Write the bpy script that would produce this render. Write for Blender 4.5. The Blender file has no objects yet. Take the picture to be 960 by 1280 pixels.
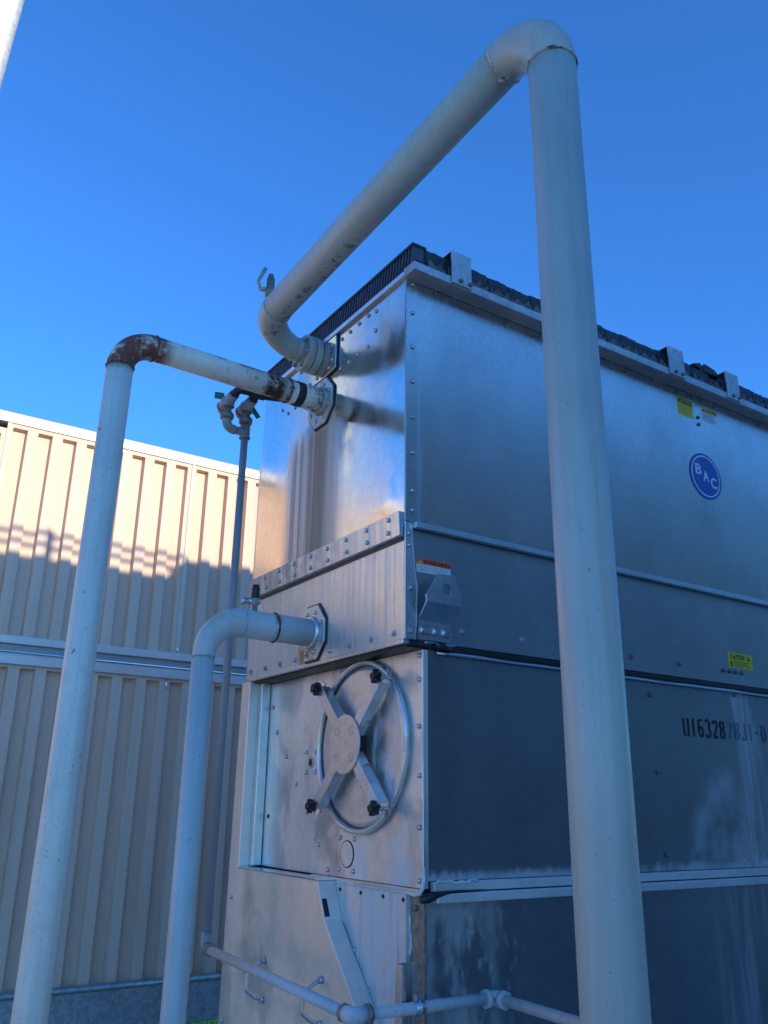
import bpy, bmesh, math, random
from mathutils import Vector, Matrix
random.seed(7)
R_ = math.radians
scene = bpy.context.scene
col = scene.collection

# ------------------------------------------------------------------ camera
cd = bpy.data.cameras.new('camera')
cam = bpy.data.objects.new('camera', cd); col.objects.link(cam); scene.camera = cam
Rv = Vector((0.8363, -0.5481, 0.0)); 
yaw, pit, rol = 0.58019, 0.33273, 0.01377
Fv = Vector((math.sin(yaw)*math.cos(pit), math.cos(yaw)*math.cos(pit), math.sin(pit)))
Rv = Vector((math.cos(yaw), -math.sin(yaw), 0)); Uv = Rv.cross(Fv)
Rv, Uv = Rv*math.cos(rol)+Uv*math.sin(rol), Uv*math.cos(rol)-Rv*math.sin(rol)
M = Matrix((Rv, Uv, -Fv)).transposed().to_4x4(); M.translation = Vector((-1.532, -2.211, 1.6))
cam.matrix_world = M
cd.sensor_fit = 'VERTICAL'; cd.sensor_height = 24; cd.lens = 1063.09/1280*24
cd.clip_start = 0.02; cd.clip_end = 3000

# ------------------------------------------------------------------ light
SUN_EL, SUN_DELTA = 15.0, 13.0          # elevation; degrees from -Y towards +X
sdir = Vector((math.sin(R_(SUN_DELTA))*math.cos(R_(SUN_EL)), -math.cos(R_(SUN_DELTA))*math.cos(R_(SUN_EL)), math.sin(R_(SUN_EL))))
w = bpy.data.worlds.new('World'); scene.world = w; w.use_nodes = True
nt = w.node_tree; nt.nodes.clear()
sky = nt.nodes.new('ShaderNodeTexSky'); sky.sky_type = 'NISHITA'; sky.sun_disc = False
sky.sun_elevation = R_(SUN_EL); sky.sun_rotation = R_(180-SUN_DELTA)
sky.air_density = 1.0; sky.dust_density = 0.3; sky.ozone_density = 1.2; sky.altitude = 100
bgn = nt.nodes.new('ShaderNodeBackground'); bgn.inputs['Strength'].default_value = 0.15
wo = nt.nodes.new('ShaderNodeOutputWorld')
tint = nt.nodes.new('ShaderNodeMix'); tint.data_type = 'RGBA'; tint.blend_type = 'MULTIPLY'; tint.inputs[0].default_value = 1
tint.inputs[7].default_value = (0.29, 0.83, 1.66, 1)          # deep clear-day blue, white balance set for the sun
nt.links.new(sky.outputs[0], tint.inputs[6]); nt.links.new(tint.outputs[2], bgn.inputs[0]); nt.links.new(bgn.outputs[0], wo.inputs[0])
sl = bpy.data.lights.new('sun', 'SUN'); sl.energy = 3.7; sl.angle = R_(0.45); sl.color = (1.0, 0.83, 0.60)
so = bpy.data.objects.new('sun', sl); col.objects.link(so)
so.rotation_euler = sdir.to_track_quat('Z', 'Y').to_euler()
so.location = (0, 0, 30)
scene.view_settings.view_transform = 'Standard'; scene.view_settings.look = 'None'
scene.view_settings.exposure = 0.52; scene.view_settings.gamma = 1.0

# ------------------------------------------------------------------ material helpers
class NM:
    def __init__(s, name, base=(.5,.5,.5), rough=.5, metal=0.0, spec=.5):
        s.m = bpy.data.materials.new(name); s.m.use_nodes = True
        s.t = s.m.node_tree; s.b = s.t.nodes['Principled BSDF']
        s.base = s.rgb(base); s.rough = s.val(rough); s.metal = s.val(metal)
        s.b.inputs['Specular IOR Level'].default_value = spec
        s.geo = s.t.nodes.new('ShaderNodeNewGeometry'); s.pos = s.geo.outputs['Position']
        s.heights = []
    def n(s, t): return s.t.nodes.new(t)
    def l(s, a, b): s.t.links.new(a, b)
    def rgb(s, c):
        n = s.n('ShaderNodeRGB'); n.outputs[0].default_value = (*c, 1); return n.outputs[0]
    def val(s, v):
        n = s.n('ShaderNodeValue'); n.outputs[0].default_value = v; return n.outputs[0]
    def math(s, op, a, b=None, c=None, clamp=False):
        n = s.n('ShaderNodeMath'); n.operation = op; n.use_clamp = clamp
        for i, x in enumerate((a, b, c)):
            if x is None: continue
            if isinstance(x, (int, float)): n.inputs[i].default_value = x
            else: s.l(x, n.inputs[i])
        return n.outputs[0]
    def scaled(s, sc):
        n = s.n('ShaderNodeVectorMath'); n.operation = 'MULTIPLY'; s.l(s.pos, n.inputs[0]); n.inputs[1].default_value = sc
        return n.outputs[0]
    def noise(s, scale=5, detail=4, stretch=(1,1,1), rough=.55, dist=0.0):
        n = s.n('ShaderNodeTexNoise'); s.l(s.scaled(stretch), n.inputs['Vector'])
        n.inputs['Scale'].default_value = scale; n.inputs['Detail'].default_value = detail
        n.inputs['Roughness'].default_value = rough; n.inputs['Distortion'].default_value = dist
        return n.outputs['Fac']
    def voronoi(s, scale=50, stretch=(1,1,1)):
        n = s.n('ShaderNodeTexVoronoi'); s.l(s.scaled(stretch), n.inputs['Vector']); n.inputs['Scale'].default_value = scale
        sp = s.n('ShaderNodeSeparateColor'); s.l(n.outputs['Color'], sp.inputs[0]); return sp.outputs[0]
    def step(s, x, a, b, lo=0.0, hi=1.0):
        n = s.n('ShaderNodeMapRange'); n.interpolation_type = 'SMOOTHSTEP'
        s.l(x, n.inputs[0]) if not isinstance(x, (int, float)) else None
        n.inputs[1].default_value = a; n.inputs[2].default_value = b
        n.inputs[3].default_value = lo; n.inputs[4].default_value = hi; return n.outputs[0]
    def axis(s, i):
        if not hasattr(s, 'sep'):
            s.sep = s.n('ShaderNodeSeparateXYZ'); s.l(s.pos, s.sep.inputs[0])
        return s.sep.outputs[i]
    def band(s, x, a, b, soft):
        return s.math('MULTIPLY', s.step(x, a-soft, a+soft), s.step(x, b-soft, b+soft, 1, 0))
    def mul(s, *a):
        r = a[0]
        for x in a[1:]: r = s.math('MULTIPLY', r, x)
        return r
    def add(s, a, b): return s.math('ADD', a, b)
    def layer(s, mask, colr=None, rough=None, metal=None):
        if colr is not None:
            n = s.n('ShaderNodeMix'); n.data_type = 'RGBA'; s.l(mask, n.inputs[0]); s.l(s.base, n.inputs[6])
            n.inputs[7].default_value = (*colr, 1); s.base = n.outputs[2]
        for k, v in (('rough', rough), ('metal', metal)):
            if v is None: continue
            n = s.n('ShaderNodeMix'); n.data_type = 'FLOAT'; s.l(mask, n.inputs[0]); s.l(getattr(s, k), n.inputs[2])
            n.inputs[3].default_value = v; setattr(s, k, n.outputs[0])
    def vary(s, fac, amt):            # multiply base by 1 +- amt
        f = s.step(fac, .25, .75, 1-amt, 1+amt)
        n = s.n('ShaderNodeVectorMath'); n.operation = 'SCALE'; s.l(s.base, n.inputs[0]); s.l(f, n.inputs['Scale']); s.base = n.outputs[0]
    def vary_rough(s, fac, amt):
        s.rough = s.math('ADD', s.rough, s.step(fac, .25, .75, -amt, amt))
    def bump(s, h, strength, dist):
        n = s.n('ShaderNodeBump'); n.inputs['Strength'].default_value = strength; n.inputs['Distance'].default_value = dist
        s.l(h, n.inputs['Height']); 
        if s.heights: s.l(s.heights[-1], n.inputs['Normal'])
        s.heights.append(n.outputs[0])
    def done(s):
        s.l(s.base, s.b.inputs['Base Color']); s.l(s.rough, s.b.inputs['Roughness']); s.l(s.metal, s.b.inputs['Metallic'])
        if s.heights: s.l(s.heights[-1], s.b.inputs['Normal'])
        return s.m

def galv(name, base=(.62,.63,.64), rough=.3, metal=1.0, wave=.35, spang=.05, extra=None, blotch=.10):
    k = NM(name, base, rough, metal)
    k.vary(k.noise(2.3, 5, (1,1,.6)), blotch)
    k.vary(k.voronoi(45), spang)
    k.vary_rough(k.noise(4.0, 6, (1,1,.5)), .06)
    k.bump(k.noise(1.6, 1.5), wave, .02)
    k.bump(k.noise(60, 2), .012, .002)
    if extra: extra(k)
    return k.done()

def x_upper_end(k):
    y, z = k.axis(1), k.axis(2)
    st = k.noise(1, 6, (1, 34, .5), .65); st2 = k.noise(1, 4, (1, 90, .8))
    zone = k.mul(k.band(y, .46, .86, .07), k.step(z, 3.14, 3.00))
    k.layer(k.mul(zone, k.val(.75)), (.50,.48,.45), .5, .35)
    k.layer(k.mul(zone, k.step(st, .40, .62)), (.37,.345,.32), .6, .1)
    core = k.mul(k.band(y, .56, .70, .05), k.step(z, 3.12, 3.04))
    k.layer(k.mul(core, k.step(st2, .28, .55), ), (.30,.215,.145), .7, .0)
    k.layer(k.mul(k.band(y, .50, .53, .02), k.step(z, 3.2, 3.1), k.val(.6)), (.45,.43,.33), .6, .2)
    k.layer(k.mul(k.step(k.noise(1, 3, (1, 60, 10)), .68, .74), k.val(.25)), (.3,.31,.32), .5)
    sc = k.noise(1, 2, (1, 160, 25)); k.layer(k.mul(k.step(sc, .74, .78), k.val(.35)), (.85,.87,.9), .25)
    k.layer(k.mul(k.band(y, -.1, .42, .05), k.step(k.noise(3, 5, (1,1,.7), .6, .5), .45, .6)), None, .24)

def x_lower_end(k):
    y, z = k.axis(1), k.axis(2)
    st = k.noise(1, 6, (1, 26, 1.2), .65)
    k.layer(k.mul(k.step(st, .5, .72), k.step(k.noise(3, 3), .4, .6), k.val(.5)), (.62,.62,.60), .6, .3)
    k.layer(k.mul(k.step(k.noise(7, 6, (1,1,.7)), .56, .68), k.val(.35)), (.5,.5,.49), .6, .4)
    k.layer(k.mul(k.step(k.noise(3.2, 6, (1,1,.8), .62, .6), .48, .60), k.val(.75)), (.62,.65,.68), .26, 1.0)
    k.layer(k.mul(k.step(k.noise(1, 5, (1, 9, 1.6), .65), .56, .66), k.val(.4)), (.40,.43,.47), .35, .9)
    # white wash under and around the door, rust by the lower pipe
    k.layer(k.mul(k.band(y, -.05, .42, .08), k.step(z, 1.62, 1.40), k.step(k.noise(6, 6, (1,1.6,.6)), .38, .6), k.val(.75)), (.66,.68,.68), .7, .15)
    k.layer(k.mul(k.band(y, .60, .68, .03), k.band(z, 2.09, 2.17, .03), k.step(k.noise(14, 5), .35, .6)), (.33,.17,.07), .8, .0)

def x_pale(k):
    y, z = k.axis(1), k.axis(2)
    st = k.noise(1, 7, (1, 14, 1.0), .7)
    k.layer(k.step(st, .40, .60), (.66,.66,.64), .7, .1)
    k.layer(k.mul(k.step(k.noise(1, 5, (1, 30, 1.5)), .55, .7), k.val(.6)), (.35,.33,.30), .75, .1)

def x_mid_end(k):
    y, z = k.axis(1), k.axis(2)
    k.layer(k.mul(k.step(k.noise(3.5, 6, (1,1.2,.8), .62, .6), .50, .62), k.step(y, .75, .4), k.val(.8)), (.62,.66,.70), .25, 1.0)
    st = k.noise(1, 6, (1, 40, 1.0), .7)
    k.layer(k.mul(k.step(st, .42, .66), k.val(.65)), (.60,.60,.58), .62, .3)
    k.layer(k.mul(k.step(y, .72, 1.0), k.step(k.noise(1, 5, (1, 55, .9)), .42, .62), k.val(.7)), (.48,.43,.36), .7, .15)
    k.layer(k.mul(k.band(y, .56, .72, .03), k.band(z, 2.09, 2.17, .03), k.step(k.noise(14, 5), .35, .6)), (.36,.20,.09), .8, .0)
    k.layer(k.mul(k.step(z, 2.43, 2.45), k.step(y, .15, .75), k.step(k.noise(1, 6, (1, 18, 6), .7), .38, .62), k.val(.75)), (.36,.30,.25), .7, .2)

def x_long_low(k):
    x, z = k.axis(0), k.axis(2)
    st = k.noise(1, 6, (30, 1, 1.0), .65)
    fan = k.mul(k.band(k.math('SUBTRACT', x, k.math('MULTIPLY', k.math('SUBTRACT', 2.07, z), .22)), 1.66, 1.78, .02), k.val(1.0))
    k.layer(k.mul(fan, k.step(st, .40, .60), k.val(.62)), (.62,.64,.65), .65, .1)
    k.layer(k.mul(k.band(x, 1.68, 1.74, .02), k.step(k.noise(1, 4, (60,1,1)), .4, .6), k.val(.55)), (.66,.68,.69), .65, .1)
    # bloom at the foot of the streak
    dx = k.math('SUBTRACT', x, 1.62); dz = k.math('SUBTRACT', z, 1.36)
    d = k.math('SQRT', k.add(k.mul(dx, dx), k.mul(dz, dz, k.val(.6))))
    k.layer(k.mul(k.step(d, .30, .12), k.step(k.noise(10, 6), .32, .62), k.val(.5)), (.60,.62,.62), .75, .1)
    # crust just above the bottom seam
    zz = k.add(z, k.math('MULTIPLY', k.math('SUBTRACT', k.noise(1, 6, (40, 1, 4)), .5), .05))
    k.layer(k.mul(k.step(zz, 1.425, 1.395), k.step(k.noise(1, 3, (5,1,2)), .35, .55), k.val(.7)), (.62,.63,.62), .8, .05)
    k.layer(k.mul(k.step(d, .34, .26), k.step(d, .20, .27), k.step(x, 1.66, 1.58), k.step(k.noise(8, 5), .3, .55), k.val(.5)), (.60,.63,.65), .7, .1)
    k.layer(k.mul(k.step(z, 1.47, 1.40), k.step(x, 1.50, 1.62), k.step(k.noise(1, 8, (40, 1, 55), .75), .46, .60), k.val(.8)), (.66,.67,.66), .85, .0)
    k.layer(k.mul(k.step(k.noise(1, 4, (60,1,3)), .66, .74), k.val(.16)), (.6,.62,.64), .6, .3)
def x_long_bottom(k):
    x, z = k.axis(0), k.axis(2)
    sp = k.noise(1, 8, (28, 1, 16), .75)
    zone = k.mul(k.band(x, .08, .36, .06), k.val(1.0))
    k.layer(k.mul(zone, k.step(k.noise(1, 5, (12, 1, 4)), .38, .58), k.val(.55)), (.58,.60,.58), .75, .1)
    k.layer(k.mul(k.step(x, .75, .25), k.step(sp, .52, .66), k.val(.5)), (.66,.68,.67), .75, .1)
    k.layer(k.mul(k.step(x, 1.35, 1.6), k.step(k.noise(1, 5, (18, 1, 1.5)), .45, .62), k.val(.45)), (.58,.60,.61), .7, .1)
def x_long_up(k):
    x, z = k.axis(0), k.axis(2)
    zz = k.add(z, k.math('MULTIPLY', k.math('SUBTRACT', k.noise(1, 5, (4, 1, 4)), .5), .25))
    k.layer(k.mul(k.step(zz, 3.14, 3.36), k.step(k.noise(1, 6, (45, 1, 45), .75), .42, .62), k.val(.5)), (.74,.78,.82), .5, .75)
    k.layer(k.mul(k.band(x, .045, .075, .01), k.step(k.noise(1, 4, (90, 1, 2)), .45, .62), k.val(.25)), (.75,.78,.80), .5, .6)
    k.layer(k.mul(k.step(k.noise(1, 7, (9, 1, 5), .7), .5, .66), k.step(z, 3.0, 3.35), k.val(.14)), (.72,.74,.76), .4, .8)
    k.layer(k.mul(k.step(k.noise(1, 3, (50, 1, 5)), .7, .76), k.val(.12)), (.3,.31,.32), .5)

M_ = {}
M_['upper_end'] = galv('galvanised_bright', (.68,.68,.65), .135, 1, .22, .03, x_upper_end, .06)
M_['mid_end'] = galv('galvanised_streaked', (.60,.68,.68), .33, .85, .35, .03, x_mid_end)
M_['low_end'] = galv('galvanised_washed', (.88,.84,.78), .40, .70, .45, .025, x_lower_end)
def x_outer(k):
    k.layer(k.mul(k.step(k.noise(2.4, 5, (1,1,.7), .6, .5), .50, .64), k.val(.6)), (.66,.65,.62), .28, 1.0)
    k.layer(k.mul(k.step(k.noise(1, 4, (1, 55, 3)), .66, .74), k.val(.35)), (.45,.44,.43), .5)
M_['outer'] = galv('galvanised_satin', (.90,.84,.75), .42, .66, .45, .022, x_outer)
M_['pale'] = galv('galvanised_chalky', (.74,.73,.70), .48, .6, .4, .03, x_pale)
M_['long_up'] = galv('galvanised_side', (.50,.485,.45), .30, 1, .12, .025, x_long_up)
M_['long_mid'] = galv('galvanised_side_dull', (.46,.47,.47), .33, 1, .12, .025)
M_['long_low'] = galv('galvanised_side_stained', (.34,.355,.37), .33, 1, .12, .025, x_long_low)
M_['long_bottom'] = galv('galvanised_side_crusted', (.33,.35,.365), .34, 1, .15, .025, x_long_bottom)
M_['trim'] = galv('galvanised_trim', (.66,.68,.69), .36, 1, .2, .03)
M_['ledge'] = galv('grimy_ledge', (.50,.51,.50), .5, .7, .2, .05, lambda k: k.layer(k.mul(k.step(k.noise(1, 6, (40,40,40), .7), .5, .66), k.val(.28)), (.16,.16,.16), .8, 0), .15)
M_['steel'] = galv('zinc_hardware', (.55,.57,.59), .38, 1, .2, .05)
def x_door(k):
    y, z = k.axis(1), k.axis(2)
    k.layer(k.mul(k.band(y, .10, .30, .05), k.step(k.noise(1, 6, (1, 22, 5), .7), .46, .62), k.val(.7)), (.66,.68,.68), .7, .1)
    k.layer(k.mul(k.step(k.noise(12, 6), .52, .68), k.val(.4)), (.40,.41,.42), .6, .5)
M_['door'] = galv('galvanised_door', (.74,.74,.73), .34, .88, .3, .04, x_door)
M_['hub'] = galv('galvanised_hub', (.66,.65,.63), .42, .9, .2, .05)
M_['beam'] = galv('hot_dip_beam', (.42,.45,.48), .5, .8, .3, .12, None, .15)
def x_pole(k): pass
M_['pole'] = galv('weathered_zinc_pole', (.50,.50,.48), .5, .35, .2, .10, None, .12)

def flat(name, c, r=.5, metal=0, var=.08, sc=6):
    k = NM(name, c, r, metal); k.vary(k.noise(sc, 5), var); return k.done()
M_['seal'] = flat('black_sealant', (.012,.013,.015), .45)
M_['plastic'] = flat('black_plastic', (.015,.016,.018), .4)
M_['dark'] = flat('dark_interior', (.02,.022,.025), .8)
M_['white_seal'] = flat('chalky_sealant', (.62,.64,.64), .8, 0, .2, 30)
M_['fill'] = flat('dark_fill', (.030,.033,.040), .6, 0, .5, 25)
M_['fill_pale'] = flat('dusty_fill', (.14,.14,.13), .8, 0, .5, 40)
M_['insul'] = flat('black_insulation', (.018,.02,.024), .7)
M_['brass'] = flat('weathered_bronze', (.25,.23,.19), .5, .5, .3, 40)
M_['grey_fit'] = flat('grey_fitting', (.30,.32,.32), .55, .2, .25, 40)
M_['green'] = flat('green_handle', (.02,.13,.09), .5)
M_['blue'] = flat('badge_blue', (.008,.085,.42), .4, 0, .02)
M_['white'] = flat('print_white', (.78,.80,.82), .5, 0, .02)
M_['yellow'] = flat('label_yellow', (.75,.60,.03), .5, 0, .04)
M_['orange'] = flat('label_orange', (.95,.13,.02), .5, 0, .04)
M_['ink'] = flat('print_black', (.012,.012,.015), .6, 0, .1)
M_['inkgrey'] = flat('print_grey', (.22,.24,.28), .6, 0, .1)
M_['faded'] = flat('faded_ink', (.19,.215,.24), .7, .3, .4, 60)

def paint(name, base, rough=.42, extra=None, chips=0.0):
    k = NM(name, base, rough, 0.0)
    k.vary(k.noise(3, 5), .08); k.vary(k.noise(1, 5, (40,40,1.5)), .07)
    k.layer(k.mul(k.step(k.noise(1, 7, (11,11,2.2), .7), .54, .70), k.val(.30)), (.50,.49,.45), .7)
    k.layer(k.mul(k.step(k.noise(1, 5, (70,70,2.0), .6), .62, .72), k.val(.28)), (.20,.21,.20), .6)
    k.layer(k.mul(k.step(k.noise(120, 2), .70, .74), k.val(.6)), (.13,.12,.11), .7)
    k.vary_rough(k.noise(6, 4), .07)
    k.bump(k.noise(60, 3), .05, .002)
    if chips:
        k.layer(k.mul(k.step(k.noise(70, 3, (1,1,.6), .6), .735-chips, .76-chips), k.step(k.noise(5, 3), .46, .58)), (.06,.055,.055), .7)
        k.layer(k.mul(k.step(k.noise(190, 2), .67, .71), k.val(.75)), (.09,.085,.08), .7)
        k.layer(k.mul(k.step(k.noise(9, 6), .55, .7), k.val(.2)), (.36,.38,.37), .6)
    if extra: extra(k)
    return k.done()
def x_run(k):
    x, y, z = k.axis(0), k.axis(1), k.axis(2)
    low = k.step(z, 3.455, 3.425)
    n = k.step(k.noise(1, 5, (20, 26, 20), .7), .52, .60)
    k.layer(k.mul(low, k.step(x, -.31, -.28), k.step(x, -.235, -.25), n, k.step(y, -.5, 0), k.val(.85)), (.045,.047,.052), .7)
def x_rust(k):
    x, y, z = k.axis(0), k.axis(1), k.axis(2)
    n = k.noise(16, 8, (1,1,1), .7); n2 = k.noise(45, 5)
    elbow = k.mul(k.step(x, -.66, -.72), k.step(z, 3.02, 3.06))
    k.layer(k.mul(elbow, k.step(n, .33, .52)), (.20,.065,.045), .85)
    k.layer(k.mul(elbow, k.step(n2, .45, .65), k.val(.5)), (.10,.035,.028), .9)
    k.layer(k.mul(k.step(x, -.70, -.76), k.step(z, 2.80, 3.05), k.step(k.noise(1, 5, (60,60,2)), .55, .70), k.val(.5)), (.26,.14,.09), .8)
    k.layer(k.mul(elbow, k.step(n2, .60, .68), k.val(.7)), (.42,.28,.22), .8)
    k.layer(k.mul(k.step(x, -.70, -.40), k.step(z, 3.185, 3.20), k.step(n, .42, .55), k.val(.8)), (.12,.05,.035), .85)
    k.layer(k.mul(k.band(x, -.285, -.205, .012), k.step(n, .36, .5)), (.10,.035,.025), .85)
    k.layer(k.mul(k.step(x, -.22, -.18), k.step(n, .45, .62), k.val(.7)), (.50,.44,.34), .75)
    k.layer(k.mul(k.step(x, -.22, -.18), k.step(n2, .54, .62), k.val(.85)), (.12,.075,.05), .85)
    k.layer(k.mul(k.step(x, -.60, -.30), k.step(k.noise(34, 6), .56, .64), k.val(.6)), (.20,.13,.10), .85)
def x_low(k):
    x, y, z = k.axis(0), k.axis(1), k.axis(2)
    n = k.noise(30, 6, (1,1,1), .7)
    k.layer(k.mul(k.band(x, -.185, -.165, .008), k.step(n, .46, .56)), (.12,.08,.05), .85)
    k.layer(k.mul(k.step(x, -.30, -.36), k.step(z, 2.1, 2.16), k.step(k.noise(11, 6), .5, .65), k.val(.55)), (.42,.38,.27), .75)
    k.layer(k.mul(k.step(x, -.41, -.40), k.step(z, 2.0, 1.9), k.step(n, .42, .56), k.val(.6)), (.66,.68,.68), .8)
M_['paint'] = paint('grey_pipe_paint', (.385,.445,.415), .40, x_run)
M_['paint_rust'] = paint('chipped_pipe_paint', (.68,.69,.61), .48, x_rust, .055)
M_['paint_low'] = paint('faded_pipe_paint', (.46,.53,.53), .45, x_low, .0)
M_['paint_thin'] = paint('thin_pipe_paint', (.26,.285,.30), .5, None, .012)
M_['paint_base'] = paint('pale_thin_pipe_paint', (.52,.53,.53), .5, None, .012)
M_['rust'] = flat('rusty_weld', (.13,.065,.04), .85, 0, .5, 60)
kb = NM('rust_flecked_weld', (.38,.37,.34), .7); kb.layer(kb.step(kb.noise(45, 5), .48, .60), (.09,.06,.045), .85); M_['bead_dirty'] = kb.done()
M_['bead'] = flat('painted_weld', (.42,.41,.38), .6, 0, .4, 60)

kk = NM('beige_panel_paint', (.67,.465,.345), .50); kk.vary(kk.noise(1, 5, (24, 1, .8)), .05); kk.vary(kk.noise(1.3, 4), .05)
kk.layer(kk.mul(kk.step(kk.noise(1, 5, (50, 8, .8)), .56, .72), kk.val(.16)), (.40,.36,.32), .6); kk.layer(kk.mul(kk.step(kk.noise(1, 6, (7, 1, 1.2), .7), .55, .72), kk.val(.22)), (.42,.36,.30), .7)
kk.layer(kk.mul(kk.step(kk.noise(1, 3, (90, 30, 40)), .70, .74), kk.val(.4)), (.25,.22,.20), .7); kk.bump(kk.noise(5, 2), .10, .012)
M_['beige'] = kk.done()
M_['beige2'] = flat('beige_joint_paint', (.62,.54,.42), .5, 0, .04)
M_['alu'] = galv('aluminium_rail', (.58,.58,.57), .40, .45, .1, .02, None, .06)
M_['alu_top'] = galv('sunlit_top_rail', (.80,.79,.76), .45, .1, .05, .01, None, .04)  # paler copy of the rail aluminium, sunlit white put into its colour
M_['groove'] = galv('rail_recess', (.30,.31,.32), .5, .3, .05, .02, None, .06)
M_['alu_b'] = galv('aluminium_bright', (.92,.93,.94), .18, 1, .05, .01, None, .03)
kg = NM('grass', (.36,.46,.035), .8); kg.vary(kg.noise(3, 6), .3); kg.vary(kg.noise(60, 3), .4); M_['grass'] = kg.done()
kg = NM('concrete_paving', (.44,.43,.41), .85); kg.vary(kg.noise(1.5, 7), .15); kg.vary(kg.noise(40, 4), .1); kg.bump(kg.noise(50, 4), .2, .004); M_['paving'] = kg.done()
kg = NM('rendered_wall', (.30,.31,.33), .8); kg.vary(kg.noise(1.2, 6), .12); kg.bump(kg.noise(40, 4), .2, .004); M_['render'] = kg.done()

# ------------------------------------------------------------------ mesh helpers (world coordinates)
class MB:
    def __init__(s): s.v = []; s.f = []; s.sm = []
    def put(s, vs, fs, smooth=False):
        o = len(s.v); s.v += [Vector(p) for p in vs]
        for f in fs: s.f.append([i+o for i in f]); s.sm.append(smooth)
        return s
    def box(s, a, b):
        x0,y0,z0 = [min(p,q) for p,q in zip(a,b)]; x1,y1,z1 = [max(p,q) for p,q in zip(a,b)]
        return s.put([(x0,y0,z0),(x1,y0,z0),(x1,y1,z0),(x0,y1,z0),(x0,y0,z1),(x1,y0,z1),(x1,y1,z1),(x0,y1,z1)],
                     [(0,3,2,1),(4,5,6,7),(0,1,5,4),(1,2,6,5),(2,3,7,6),(3,0,4,7)])
    def prism(s, poly, ax, d0, d1):            # poly in the two other axes, in order
        n = len(poly)
        def mk(p, d):
            q = list(p); q.insert(ax, d); return q
        vs = [mk(p, d0) for p in poly]+[mk(p, d1) for p in poly]
        fs = [list(range(n))[::-1], list(range(n, 2*n))]+[(i, (i+1) % n, n+(i+1) % n, n+i) for i in range(n)]
        return s.put(vs, fs)
    def tube(s, pts, rad, seg=32, caps=True, smooth=True):
        pts = [Vector(p) for p in pts]; n = len(pts)
        if not isinstance(rad, (list, tuple)): rad = [rad]*n
        tan = []
        for i in range(n):
            a = pts[max(i-1,0)]; b = pts[min(i+1,n-1)]; tan.append((b-a).normalized())
        ref = Vector((0,0,1)) if abs(tan[0].z) < .9 else Vector((1,0,0))
        nrm = (ref-tan[0]*ref.dot(tan[0])).normalized(); rings = []
        for i in range(n):
            nrm = (nrm-tan[i]*nrm.dot(tan[i])).normalized(); bn = tan[i].cross(nrm)
            rings.append([pts[i]+(nrm*math.cos(2*math.pi*j/seg)+bn*math.sin(2*math.pi*j/seg))*rad[i] for j in range(seg)])
        o = len(s.v)
        for r in rings: s.v += r
        for i in range(n-1):
            for j in range(seg):
                a = o+i*seg+j; b = o+i*seg+(j+1) % seg
                s.f.append([a, b, b+seg, a+seg]); s.sm.append(smooth)
        if caps:
            s.f.append([o+j for j in range(seg)][::-1]); s.sm.append(False)
            s.f.append([o+(n-1)*seg+j for j in range(seg)]); s.sm.append(False)
        return s
    def ring(s, c, ax, R, r, seg=48, ms=10, jit=0.0):      # torus
        c = Vector(c); ax = Vector(ax).normalized()
        ref = Vector((0,0,1)) if abs(ax.z) < .9 else Vector((1,0,0))
        u = (ref-ax*ref.dot(ax)).normalized(); v = ax.cross(u); o = len(s.v)
        for i in range(seg):
            t = 2*math.pi*i/seg; d = u*math.cos(t)+v*math.sin(t); rr = r*(1+random.uniform(-jit, jit)); RR = R+random.uniform(-jit, jit)*r*.5
            for j in range(ms):
                q = 2*math.pi*j/ms; s.v.append(c+d*(RR+rr*math.cos(q))+ax*rr*math.sin(q))
        for i in range(seg):
            for j in range(ms):
                a = o+i*ms+j; b = o+i*ms+(j+1) % ms; c2 = o+((i+1) % seg)*ms+(j+1) % ms; d2 = o+((i+1) % seg)*ms+j
                s.f.append([a, d2, c2, b]); s.sm.append(True)
        return s
    def beam(s, a, b, w, h, up):               # rectangular bar from a to b
        a, b, up = Vector(a), Vector(b), Vector(up); t = (b-a).normalized(); sd = t.cross(up).normalized(); up = sd.cross(t)
        vs = [p+sd*x*w/2+up*y*h/2 for p in (a, b) for x, y in ((-1,-1),(1,-1),(1,1),(-1,1))]
        return s.put(vs, [(3,2,1,0),(4,5,6,7),(0,1,5,4),(1,2,6,5),(2,3,7,6),(3,0,4,7)])

def build(name, mb, mat, parent=None, root=None, bevel=0.0, seg=2, angle=35):
    off = Vector(root.location) if root else Vector((0,0,0))
    me = bpy.data.meshes.new(name); me.from_pydata([tuple(p-off) for p in mb.v], [], mb.f)
    me.materials.append(mat); me.update()
    me.polygons.foreach_set('use_smooth', mb.sm)
    bm = bmesh.new(); bm.from_mesh(me); bmesh.ops.recalc_face_normals(bm, faces=bm.faces); bm.to_mesh(me); bm.free()
    o = bpy.data.objects.new(name, me); col.objects.link(o)
    if parent: o.parent = parent
    if bevel:
        b = o.modifiers.new('bevel', 'BEVEL'); b.width = bevel; b.segments = seg; b.limit_method = 'ANGLE'; b.angle_limit = R_(angle)
    return o
def tag(o, label, cat=None, group=None, kind=None):
    if label: o['label'] = label
    if cat: o['category'] = cat
    if group: o['group'] = group
    if kind: o['kind'] = kind
    return o
def thing(name, loc, label, cat, group=None):
    e = bpy.data.objects.new(name, None); e.empty_display_size = .1; e.location = loc; col.objects.link(e)
    return tag(e, label, cat, group)
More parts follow.
